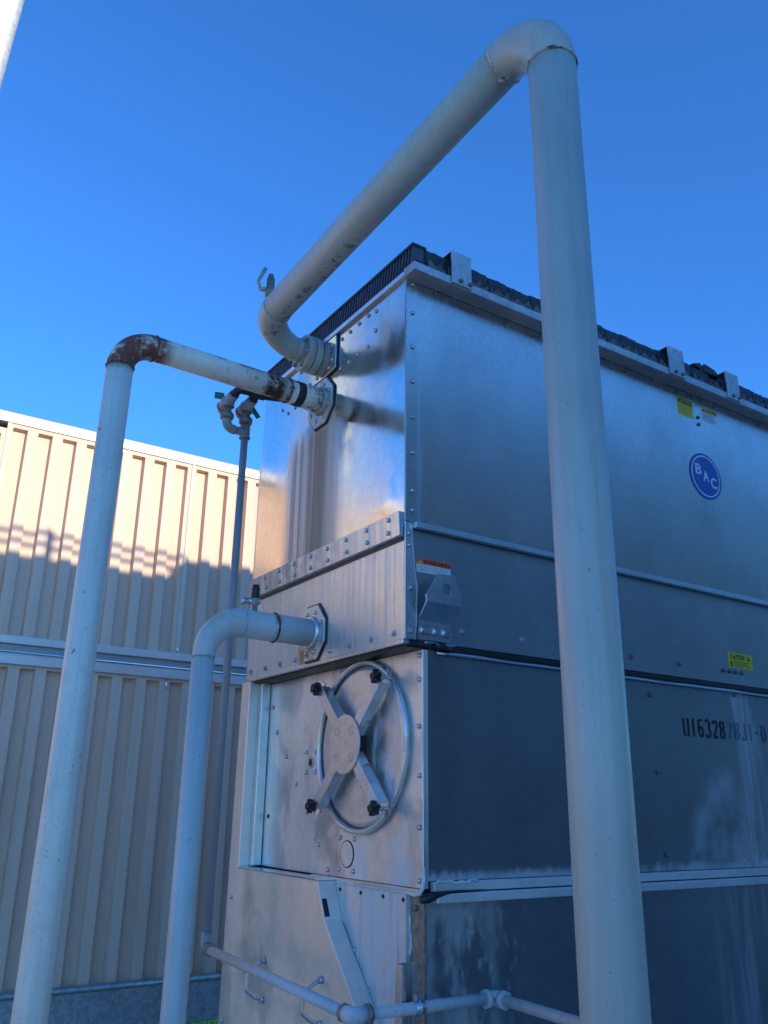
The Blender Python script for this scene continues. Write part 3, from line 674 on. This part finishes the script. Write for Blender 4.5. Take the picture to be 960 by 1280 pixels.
# ---- lifting bracket
def brk():
    mb = MB(); th = .006
    lo = [((.048,.178),(-.0015,2.108)), ((.052,.186),(-.0015,2.171)), ((.050,.192),(-.050,2.225))]
    f = []
    for (a, b), (y, z) in lo: f += [(a,y,z),(b,y,z)]
    g = [(p[0], p[1]-th, p[2]-th*(.3 if i >= 2 else 0)) for i, p in enumerate(f)]
    fs = []
    for i in range(2):
        a = 2*i; fs += [(a,a+1,a+3,a+2),(a+7,a+6,a+8,a+9),(a,a+2,a+8,a+6),(a+1,a+7,a+9,a+3)]
    fs += [(0,6,7,1)]
    mb.put(f+g, fs)
    poly = [(.050,2.2225),(.192,2.2225),(.190,2.262),(.166,2.318),(.158,2.324),(.098,2.320),(.088,2.308),(.048,2.245)]
    cx, cz, r, n = .131, 2.272, .0185, 40
    def hit(a):
        d = (math.cos(a), math.sin(a)); best = None
        for k in range(len(poly)):
            (x1,z1),(x2,z2) = poly[k], poly[(k+1) % len(poly)]; ex, ez = x2-x1, z2-z1
            den = d[0]*ez-d[1]*ex
            if abs(den) < 1e-9: continue
            t = ((x1-cx)*ez-(z1-cz)*ex)/den; u = ((x1-cx)*d[1]-(z1-cz)*d[0])/den
            if t > 0 and -1e-6 <= u <= 1+1e-6: best = t if best is None else min(best, t)
        return (cx+d[0]*best, cz+d[1]*best)
    angs = sorted([2*math.pi*k/n for k in range(n)]+[math.atan2(z-cz, x-cx) % (2*math.pi) for x, z in poly]); n = len(angs)
    vs = []
    for y in (-.0505, -.0505-th):
        vs += [(hit(a)[0], y, hit(a)[1]) for a in angs]+[(cx+r*math.cos(a), y, cz+r*math.sin(a)) for a in angs]
    fs = []
    for k in range(n):
        q = (k+1) % n
        fs += [(k,q,n+q,n+k),(2*n+k,3*n+k,3*n+q,2*n+q),(k,2*n+k,2*n+q,q),(n+k,n+q,3*n+q,3*n+k)]
    mb.put(vs, fs); return mb
br = build('lifting_bracket', brk(), M_['steel'], U, U); tag(br, 'bent lifting bracket under the orange sticker')
for x in (.068,.085,.118,.156,.169): build('bolt', MB().tube([(x,-.0076,2.138),(x,-.011,2.138),(x,-.0112,2.138),(x,-.020,2.138)], [.016,.016,.0095,.009], 6), M_['steel'], br, U)

# ---- badge, stickers and stencil on the long side
bd = build('badge', MB().tube([(1.665,-.0004,3.037),(1.665,-.0022,3.037)], .1115, 64), M_['blue'], lu, U); tag(bd, 'round blue badge with white letters')
bd.parent = U
def annulus(cx, cz, r0, r1, y, n=72):
    mb = MB(); vs = [(cx+r*math.cos(2*math.pi*i/n), y, cz+r*math.sin(2*math.pi*i/n)) for r in (r0, r1) for i in range(n)]
    return mb.put(vs, [(i, (i+1) % n, n+(i+1) % n, n+i) for i in range(n)])
build('ring', annulus(1.665, 3.037, .0935, .1005, -.0026), M_['white'], bd, U)
for ch, x, z in (('B', 1.5935, 3.037), ('A', 1.6435, 3.012), ('C', 1.696, 2.988)):
    lettering('letter', ch, x, z, .052, -.0027, M_['white'], bd, U, .044, .03)
def sticker(name, label, x0, x1, z0, z1, y, mat, par=U):
    s = build(name, MB().box((x0, y, z0), (x1, y+.0009, z1)), mat, par, U); tag(s, label); return s
def lines(st, x0, x1, z0, z1, n, y, mat):
    for i in range(n):
        z = z1-(z1-z0)*(i+.5)/n; h = (z1-z0)/n*.36; e = x1-(x1-x0)*random.uniform(0,.18); mb = MB(); x = x0
        while x < e-.004:
            wd = random.uniform(.005,.013); mb.box((x, y-.0002, z-h/2), (min(x+wd, e), y, z+h/2)); x += wd+.0025
        build('print_line', mb, mat, st, U)
s1 = sticker('warning_sticker', 'orange and white warning sticker above the lifting bracket', .049, .190, 2.333, 2.380, -.0006, M_['white'])
build('header', MB().box((.049, -.0012, 2.361), (.190, -.0007, 2.380)), M_['orange'], s1, U)
lettering('lettering', 'WARNING', .074, 2.3638, .0142, -.0018, M_['ink'], s1, U, .112, .03)
build('triangle', MB().prism([(.056,2.364),(.072,2.364),(.064,2.377)], 1, -.0016, -.0013), M_['yellow'], s1, U)
lines(s1, .055, .186, 2.336, 2.359, 5, -.0008, M_['inkgrey'])
s2 = sticker('caution_sticker', 'yellow caution sticker with black heading under the ledge', 1.517, 1.628, 3.313, 3.403, -.001, M_['yellow'])
build('header', MB().box((1.521, -.0014, 3.374), (1.624, -.0011, 3.399)), M_['ink'], s2, U)
lettering('lettering', 'CAUTION', 1.524, 3.378, .0175, -.0019, M_['yellow'], s2, U, .097, .02)
lines(s2, 1.525, 1.62, 3.320, 3.368, 5, -.0014, flat('print_olive', (.35,.30,.03), .6))
s3 = sticker('caution_sticker', 'white caution sticker with yellow heading under the ledge', 1.691, 1.807, 3.325, 3.396, -.001, M_['white'])
build('header', MB().box((1.691, -.0014, 3.372), (1.807, -.0011, 3.396)), M_['yellow'], s3, U)
lettering('lettering', 'CAUTION', 1.720, 3.3765, .0155, -.0019, M_['ink'], s3, U, .082, .02)
build('triangle', MB().prism([(1.699,3.376),(1.715,3.376),(1.707,3.391)], 1, -.0018, -.0015), M_['ink'], s3, U)
lines(s3, 1.698, 1.80, 3.330, 3.369, 5, -.0014, M_['inkgrey'])
s4 = sticker('caution_sticker', 'yellow caution sticker low on the middle panel', 1.671, 1.844, 2.174, 2.239, .0, M_['yellow'])
lettering('lettering', 'CAUTION', 1.688, 2.2105, .0215, -.0006, M_['ink'], s4, U, .098, .012)
build('triangle', MB().prism([(1.805,2.212),(1.826,2.212),(1.8155,2.232)], 1, -.0004, -.0001), M_['ink'], s4, U)
lettering('lettering', '!', 1.8135, 2.215, .012, -.0008, M_['yellow'], s4, U)
build('pictogram', MB().box((1.686, -.0004, 2.178), (1.695, -.0001, 2.202)), M_['ink'], s4, U)
lines(s4, 1.702, 1.83, 2.180, 2.205, 3, -.0002, M_['ink'])
# stencilled serial: U16328 then worn 7 B J 1 - 0
def arc(cx, cz, rx, rz, a0, a1, n=9): return [(cx+rx*math.cos(R_(a0+(a1-a0)*i/n)), cz+rz*math.sin(R_(a0+(a1-a0)*i/n))) for i in range(n+1)]
def glyph(c):                                 # unit box: width .56, height 1
    W = .54
    if c == 'U': return [[(.06,1),(.06,.25)]+arc(.24,.22,.18,.20,180,255,4), arc(.32,.22,.18,.20,285,360,4)+[(.50,.25),(.50,1)]]
    if c == '1': return [[(.27,0),(.27,1)]]
    if c == '6': return [arc(.28,.75,.20,.22,40,85,4), arc(.28,.72,.21,.25,105,180,5)+[(.07,.3)]+arc(.28,.27,.21,.24,180,260,5), arc(.28,.29,.20,.25,282,500,11)]
    if c == '3': return [arc(.26,.76,.20,.21,150,60,5), arc(.26,.76,.20,.21,40,-80,6), arc(.26,.27,.22,.25,80,-75,8), arc(.26,.27,.22,.25,-105,-160,4)]
    if c == '2': return [arc(.27,.74,.21,.23,165,100,4), arc(.27,.74,.21,.23,80,-25,6)+[(.30,.38),(.10,.14)], [(.05,.06),(.52,.06)]]
    if c == '8': return [arc(.27,.75,.19,.22,75,-75,7), arc(.27,.75,.19,.22,105,255,7), arc(.27,.27,.21,.25,75,-75,7), arc(.27,.27,.21,.25,105,255,7)]
    if c == '7': return [[(.05,.94),(.5,.94)], [(.46,.85),(.22,.02)]]
    if c == 'B': return [[(.08,1),(.08,0)], arc(.22,.76,.24,.2,80,-75,6), arc(.22,.26,.27,.24,75,-80,6)]
    if c == 'J': return [[(.44,1),(.44,.25)]+arc(.27,.22,.17,.2,0,-75,4), arc(.25,.22,.18,.2,-105,-170,3)]
    if c == '-': return [[(.1,.5),(.45,.5)]]
    if c == '0': return [arc(.27,.5,.2,.47,78,-78,9), arc(.27,.5,.2,.47,102,258,9)]
st = build('stencil_number', MB().box((1.345,.0099,1.9415),(1.3455,.00995,1.942)), M_['ink'], U, U); tag(st, 'black stencilled serial number')
def stencil(txt, x, z, h, wd, pitch, mat, nm):
    for i, c in enumerate(txt):
        strokes(nm, [[(x+i*pitch+a*wd/.56, z+b*h) for a, b in p] for p in glyph(c)], .0105, .0088, mat, st, U)
stencil('U16328', 1.347, 1.876, .070, .034, .0455, M_['ink'], 'stencil_digit')
stencil('7', 1.625, 1.878, .068, .034, .045, M_['faded'], 'worn_digit')
stencil('BJ1-0', 1.672, 1.876, .070, .034, .0455, M_['faded'], 'worn_digit')

# ---- drift eliminators
mb = MB()
for i in range(62):
    y = -.045+i*.0198
    for (xa, za, xb, zb) in ((-.010,3.4685,-.010,3.550),):
        mb.put([(xa,y,za),(xa,y+.006,za),(xb-.0,y-.012,zb),(xb,y-.006,zb),(xa+.05,y,za),(xa+.05,y+.006,za),(xb+.05,y-.012,zb),(xb+.05,y-.006,zb)],
               [(0,1,3,2),(4,6,7,5),(0,2,6,4),(1,5,7,3),(2,3,7,6),(0,4,5,1)])
el = build('drift_eliminator', MB().box((.006, -.05, 3.4685), (.05, YE-.01, 3.549)), M_['fill'], U, U); tag(el, 'black finned drift eliminator along the end')
fo = build('eliminator_fin', mb, flat('fin_black', (.07,.08,.11), .5, 0, .3, 20), el, U); fo['kind'] = 'stuff'
build('cap_strip', MB().box((-.014, -.062, 3.5505), (.05, YE-.01, 3.562)), M_['fill'], el, U, .002)
def chunk(x0, x1, zt):
    n, mz = 7, 4; mb = MB(); ph = random.uniform(0, 6)
    def top(x): return zt+.0012*math.sin(x*60+ph)
    fr = []
    for j in range(mz+1):
        for i in range(n+1):
            x = x0+(x1-x0)*i/n; z = 3.4795+(top(x)-3.4795)*j/mz
            fr.append((x, -.046+random.uniform(-.002,.002)+(.008 if j == mz else 0), z))
    mb.put(fr, [(j*(n+1)+i, j*(n+1)+i+1, (j+1)*(n+1)+i+1, (j+1)*(n+1)+i) for j in range(mz) for i in range(n)])
    tf_ = fr[mz*(n+1):]; mb.put(tf_+[(p[0], .30, p[2]+.004) for p in tf_], [(i, i+1, n+2+i, n+1+i) for i in range(n)])
    for e in (0, n):
        c = [fr[j*(n+1)+e] for j in range(mz+1)]; mb.put(c+[(p[0], .30, p[2]) for p in c], [(j, j+1, mz+2+j, mz+1+j) for j in range(mz)])
    return mb
x = .056; k = 0
while x < XE-.1:
    wd = random.uniform(.085, .125); zt = 3.568+random.uniform(-.004,.006)
    if 1.60 < x < 1.72: zt = 3.545
    bb = build('eliminator_block', chunk(x+.003, x+wd-.003, zt), M_['fill'], U, U)
    mb = MB(); nn = 9; e = []
    for i in range(nn+1):
        xx = x+.006+(wd-.012)*i/nn; zl = 3.510+.012*math.sin(i*1.3+k)+random.uniform(-.006,.006); e.append((xx, -.054, zl)); 
    mb.put(e+[(p[0], -.054, 3.4797) for p in e]+[(p[0], -.049, p[2]) for p in e], [(i, i+1, nn+2+i, nn+1+i) for i in range(nn)]+[(i, 2*nn+2+i, 2*nn+3+i, i+1) for i in range(nn)])
    build('broken_cell', mb, M_['fill_pale'], bb, U)
    x += wd; k += 1
build('torn_fill', MB().put([(1.60,-.05,3.575),(1.655,-.05,3.560),(1.660,-.05,3.592),(1.648,-.05,3.592),(1.60,-.02,3.575),(1.655,-.02,3.560),(1.660,-.02,3.592),(1.648,-.02,3.592)],
      [(0,1,2,3),(4,7,6,5),(0,4,5,1),(1,5,6,2),(2,6,7,3),(3,7,4,0)]), M_['fill'], U, U)
build('torn_fill', MB().put([(1.685,-.05,3.555),(1.80,-.05,3.560),(1.76,-.05,3.588),(1.69,-.05,3.600),(1.685,-.02,3.555),(1.80,-.02,3.560),(1.76,-.02,3.588),(1.69,-.02,3.600)],
      [(0,1,2,3),(4,7,6,5),(0,4,5,1),(1,5,6,2),(2,6,7,3),(3,7,4,0)]), M_['fill'], U, U)
for x0, x1 in ((.158,.252),(1.392,1.498),(1.808,1.905),(2.6,2.7)):
    sp = build('hold_down_strap', MB().box((x0, -.0745, 3.4495), (x1, -.0685, 3.590)), M_['ledge'], U, U, .001)
    build('strap_top', MB().box((x0, -.068, 3.586), (x1, .10, 3.590)), M_['trim'], sp, U)
    for dx in (.030,.075): bolt((x0+dx+.012, -.0745, 3.468), NY, sp, U, BOLTD)

# ================================================================== PIPES
def weld(c, ax, R, parent, root, r=.0035, mat='bead', jit=.35): build('weld_seam', MB().ring(c, ax, R, r, 40, 6, jit), M_[mat], parent, root)
# overhead pipe
op = thing('overhead_pipe', (-.284, -1.05, 0), 'thick grey pipe rising in front, bending overhead to the top flange', 'pipe')
A, B, Cc, D = (-.284,-1.05,0), (-.284,-1.05,3.535), (-.284,.66,3.462), (-.10,.66,3.417)
R1 = .0597; EB = .165
full = rounded([A, B, Cc, (-.095,.66,3.417)], [EB, .172], 16)
i0, i1, i2, i3 = 1, 17, 18, 34
build('riser', MB().tube(full[0:2], R1, 40), M_['paint'], op, op)
build('elbow', MB().tube(full[1:18], R1*1.012, 40, False), M_['paint'], op, op)
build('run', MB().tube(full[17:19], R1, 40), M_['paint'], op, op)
lo_e = full[18:35]; build('elbow', MB().tube(lo_e, [R1*1.01-(R1*1.01-.050)*max(0,(i-6)/10) for i in range(17)], 40, False), M_['paint'], op, op)
build('stub', MB().tube([full[34], (-.075,.66,3.417)], [.050, .047], 36), M_['paint'], op, op)
weld(full[1], (0,0,1), R1, op, op, .0042, 'bead_dirty', .6); weld(full[17], (0,-1,.04), R1, op, op, .004); weld(full[18], (0,1,0), R1, op, op, .0025)
weld(full[34], (1,0,-.1), .050, op, op, .003); weld((-.083,.66,3.417), (1,0,0), .0475, op, op, .003)
build('weld_lump', MB().tube([full[17]+Vector((-.012,.016,-R1+.003)), full[17]+Vector((-.008,.004,-R1-.001)), full[17]+Vector((.002,-.012,-R1-.001)), full[17]+Vector((.008,-.020,-R1+.004))], [.003,.0085,.0075,.003], 10), M_['bead_dirty'], op, op)
fl = build('flange', MB().tube([(-.080,.66,3.417),(-.048,.66,3.417)], .079, 48), M_['paint'], op, op, .003)
build('flange', MB().tube([(-.0445,.66,3.417),(-.0125,.66,3.417)], .079, 48), M_['paint'], op, op, .003)
build('gasket', MB().tube([(-.0478,.66,3.417),(-.0447,.66,3.417)], .074, 40), M_['seal'], op, op)
for t in range(6):
    a = 2*math.pi*(t+.35)/6; y, z = .66+.063*math.cos(a), 3.417+.063*math.sin(a)
    build('flange_bolt', MB().tube([(-.094,y,z),(-.082,y,z),(-.0805,y,z)], [.011,.011,.011], 6, True, False), M_['grey_fit'], fl, op)
va = build('vent_valve', MB().tube([(-.286,.565,3.515),(-.286,.565,3.565),(-.286,.565,3.5655),(-.286,.565,3.60),(-.286,.565,3.6005),(-.286,.565,3.648),(-.286,.565,3.649),(-.286,.565,3.668)],
                                  [.012,.012,.021,.021,.017,.017,.012,.011], 14), M_['brass'], op, op)
build('valve_stem', MB().tube([(-.286,.565,3.60),(-.305,.58,3.60),(-.322,.592,3.60)], [.012,.010,.008], 10), M_['grey_fit'], va, op)
build('lever', MB().tube(rounded([(-.318,.590,3.598),(-.328,.598,3.642),(-.306,.578,3.700)], [.015], 5), [.006]+[.007]*6+[.009], 8), M_['grey_fit'], va, op)

# rusty pipe to the left
rp = thing('rusty_elbow_pipe', (-.872, .544, 0), 'tall pale pipe at left with rust red elbow, running to the unit', 'pipe')
P = rounded([(-.876,.544,0), (-.849,.544,3.166), (-.0125,.544+.045,3.176)], [.115], 16)
build('riser', MB().tube([P[0], P[1]], [.0500,.0462], 36), M_['paint_rust'], rp, rp)
build('elbow', MB().tube(P[1:18], .0475, 36, False), M_['paint_rust'], rp, rp)
mid = P[17]+(P[18]-P[17])*.80
build('run', MB().tube([P[17], mid], [.0462,.046], 36), M_['paint_rust'], rp, rp)
build('sleeve', MB().tube([mid-(P[18]-P[17])*.03, P[18]], .0495, 36), M_['paint_rust'], rp, rp)
d = (P[18]-P[17]).normalized()
build('tape_band', MB().tube([P[18]-d*.135, P[18]-d*.100], .0507, 36), M_['insul'], rp, rp)
build('collar', MB().tube([P[18]-d*.020, P[18]], [.058,.062], 36), M_['grey_fit'], rp, rp, .003)
weld(P[1], (0,0,1), .0465, rp, rp, .004, 'rust'); weld(P[17], d, .0465, rp, rp, .004, 'rust'); weld(mid-d*.02, d, .049, rp, rp, .004, 'rust'); weld(P[18]-d*.05, d, .0493, rp, rp, .003)

# lower pipe
lp = thing('lower_pipe', (-.44, .583, 0), 'blue grey pipe bending from the ground into the middle section', 'pipe')
Q = rounded([(-.441,.583,0), (-.437,.583,2.213), (-.0125,.598,2.213)], [.135], 16)
build('riser', MB().tube([Q[0], Q[1]], .0385, 32), M_['paint_low'], lp, lp)
build('elbow', MB().tube(Q[1:18], [.0395+.0125*i/16 for i in range(17)], 36, False), M_['paint_low'], lp, lp)
build('run', MB().tube([Q[17], Q[18]], .0515, 36), M_['paint_low'], lp, lp)
weld(Q[1], (0,0,1), .0385, lp, lp, .0035); weld(Q[17], (1,0,0), .0515, lp, lp, .0018); weld((-.172,.5925,2.213), (1,0,.04), .0515, lp, lp, .0045, 'rust')
build('collar', MB().tube([(-.026,.598,2.213),(-.0125,.598,2.213)], [.058,.064], 36), M_['trim'], lp, lp, .003)
vv = build('service_valve', MB().tube([(-.255,.587,2.255),(-.255,.587,2.285),(-.255,.587,2.286),(-.255,.587,2.312)], [.010,.010,.014,.014], 12), M_['grey_fit'], lp, lp)
build('valve_cap', MB().tube([(-.255,.587,2.306),(-.255,.587,2.318),(-.255,.587,2.345),(-.255,.587,2.360)], [.013,.0165,.0155,.012], 10), M_['plastic'], vv, lp)
build('valve_body', MB().tube([(-.235,.58,2.300),(-.262,.595,2.300),(-.285,.605,2.300),(-.286,.606,2.300),(-.298,.612,2.300)], [.010,.013,.011,.016,.014], 10), M_['steel'], vv, lp)

# thin water line with twin valves
wl = thing('water_line', (-.19, .95, 1.1), 'thin grey pipe with twin valves dropping down and running along the base', 'pipe')
X0, Y0 = -.188, .95; r = .0155
build('drop_pipe', MB().tube([(X0-.006,Y0,1.118),(X0,Y0,3.10)], r, 20), M_['paint_thin'], wl, wl)
tee = build('tee', MB().tube([(X0,Y0,3.095),(X0,Y0,3.102),(X0,Y0,3.103),(X0,Y0,3.155)], [.024,.024,.0215,.0215], 18), M_['grey_fit'], wl, wl)
build('tee_branch', MB().tube([(X0,Y0,3.125),(X0-.034,Y0,3.125),(X0-.0345,Y0,3.125),(X0-.046,Y0,3.125)], [.018,.018,.016,.016], 16), M_['grey_fit'], tee, wl)
XB = X0-.088
eb = rounded([(X0-.046,Y0,3.125),(XB,Y0,3.122),(XB,Y0,3.19)], [.034], 8)
build('elbow', MB().tube(eb, .020, 16), M_['grey_fit'], wl, wl)
def valve(x, rot):
    u = build('union', MB().tube([(x,Y0,3.155),(x,Y0,3.165),(x,Y0,3.166),(x,Y0,3.178),(x,Y0,3.19),(x,Y0,3.20),(x,Y0,3.222)], [.016,.018,.028,.031,.028,.017,.019], 12), M_['brass'], wl, wl)
    v = build('valve_body', MB().tube([(x,Y0,3.222),(x,Y0,3.2225),(x,Y0,3.258),(x,Y0,3.262)], [.019,.030,.030,.020], 8), M_['grey_fit'], wl, wl)
    build('valve_nose', MB().tube([(x-.004,Y0+.045,3.235),(x-.002,Y0+.03,3.24),(x,Y0,3.248),(x+.002,Y0-.02,3.254),(x+.004,Y0-.055,3.262)], [.020,.029,.029,.024,.023], 16), M_['grey_fit'], v, wl)
    build('cap', MB().tube([(x-.006,Y0+.060,3.232),(x-.004,Y0+.046,3.235)], [.026,.031], 16), M_['alu'], v, wl)
    return v
v1 = valve(X0, 0); v2 = valve(XB, 1)
build('lever', MB().beam((X0+.020,Y0-.005,3.250),(X0+.055,Y0-.01,3.205), .022, .004, (0,1,0)), M_['green'], v1, wl)
build('lever', MB().beam((XB-.012,Y0+.02,3.278),(XB-.052,Y0+.03,3.278), .030, .004, (0,1,0)), M_['green'], v2, wl)
build('branch_pipe', MB().tube([(X0+.004,Y0-.05,3.262),(X0+.006,Y0-.085,3.268)], .017, 14), M_['insul'], wl, wl)
build('branch_pipe', MB().tube(rounded([(XB+.004,Y0-.05,3.262),(XB+.008,Y0-.092,3.272),(X0,Y0-.092,3.274)], [.022], 6), .0175, 14), M_['insul'], wl, wl)
build('manifold', MB().tube(rounded([(X0-.03,Y0-.092,3.274),(X0+.06,Y0-.090,3.278),(-.03,Y0-.08,3.300),(-.0005,Y0-.08,3.300)], [.03,.02], 5), .0175, 14), M_['insul'], wl, wl)
build('manifold_sleeve', MB().tube([(X0-.025,Y0-.092,3.274),(X0+.04,Y0-.0905,3.277)], .023, 16), M_['insul'], wl, wl)
# foot elbow and run along the base
c0 = (X0-.006,Y0,1.118)
build('elbow', MB().tube(rounded([(X0-.006,Y0,1.165),(X0-.006,Y0,1.112),(X0-.007,Y0-.05,1.112)], [.02], 6), .021, 16), M_['paint_thin'], wl, wl)
build('union', MB().tube([(X0-.007,Y0-.02,1.112),(X0-.007,Y0-.045,1.112)], .024, 8), M_['brass'], wl, wl)
build('base_run', MB().tube([(X0-.007,Y0-.02,1.112),(-.200,-.06,1.080)], r, 20), M_['paint_base'], wl, wl)
build('elbow', MB().tube(rounded([(-.2003,-.025,1.081),(-.2,-.06,1.080),(-.160,-.06,1.0795)], [.018], 6), .0215, 16), M_['paint_base'], wl, wl)
build('union', MB().tube([(-.160,-.06,1.0795),(-.145,-.06,1.079)], .026, 8), M_['brass'], wl, wl)
build('union', MB().tube([(-.2,-.018,1.081),(-.2,-.032,1.081)], .024, 8), M_['brass'], wl, wl)
build('base_run', MB().tube([(-.2,-.06,1.080),(.290,-.06,1.077)], r, 20), M_['paint_base'], wl, wl)
build('elbow', MB().tube(rounded([(.250,-.06,1.077),(.290,-.06,1.077),(.290,-.10,1.0765)], [.018], 6), .0215, 16), M_['paint_base'], wl, wl)
build('union', MB().tube([(.248,-.06,1.0772),(.262,-.06,1.077)], .0255, 8), M_['paint_base'], wl, wl)
build('union', MB().tube([(.290,-.088,1.0766),(.290,-.104,1.0765)], .0255, 8), M_['paint_base'], wl, wl)
build('base_run', MB().tube([(.290,-.06,1.077),(.290,-1.3,1.06)], r, 20), M_['paint_base'], wl, wl)

# strut channel with clamp carrying the base run
sc = thing('strut_channel', (0, -.02, 0), 'short upright steel channel by the unit corner holding the thin pipe', 'post')
mb = MB(); ya, yb = -.040, -.006; xa, xb = -.028, .026
for (a, b) in (((xa,ya,0),(xa+.004,yb,1.183)), ((xa+.0045,yb-.004,0),(xb-.0045,yb,1.183)), ((xb-.004,ya,0),(xb,yb,1.183)), ((xa+.0045,ya,0),(xa+.014,ya+.003,1.183)), ((xb-.014,ya,0),(xb-.0045,ya+.003,1.183))): mb.box(a, b)
build('channel', mb, M_['steel'], sc, sc, .0008)
cl = build('pipe_clamp', MB().ring((.012,-.06,1.0785), (1,0,0), .0185, .0045, 28, 6), M_['steel'], sc, sc); cl.data.transform(Matrix.Identity(4))
build('clamp_strap', MB().tube([(-.004,-.06,1.0788),(.028,-.06,1.0786)], .0185, 20), M_['steel'], sc, sc)
build('clamp_bolt', MB().tube([(.012,-.052,1.104),(.012,-.068,1.104)], .008, 6), M_['steel'], sc, sc)
build('clamp_ear', MB().box((-.002,-.070,1.096), (.026,-.045,1.112)), M_['steel'], sc, sc, .002)

# ------------------------------------------------------------------ grass blades seen below the beam
mb = MB(); random.seed(3)
for i in range(5200):
    x = random.uniform(-.9, 1.9); y = random.uniform(3.6, 6.6); h = random.uniform(.03, .085); a = random.uniform(0, 6.28); wv = .004; l = random.uniform(-.03,.03); l2 = random.uniform(-.03,.03)
    dx, dy = math.cos(a)*wv, math.sin(a)*wv
    mb.put([(x-dx,y-dy,0),(x+dx,y+dy,0),(x+l,y+l2,h)], [(0,1,2)])
gr = build('grass', mb, M_['grass']); tag(gr, None, None, None, 'stuff')
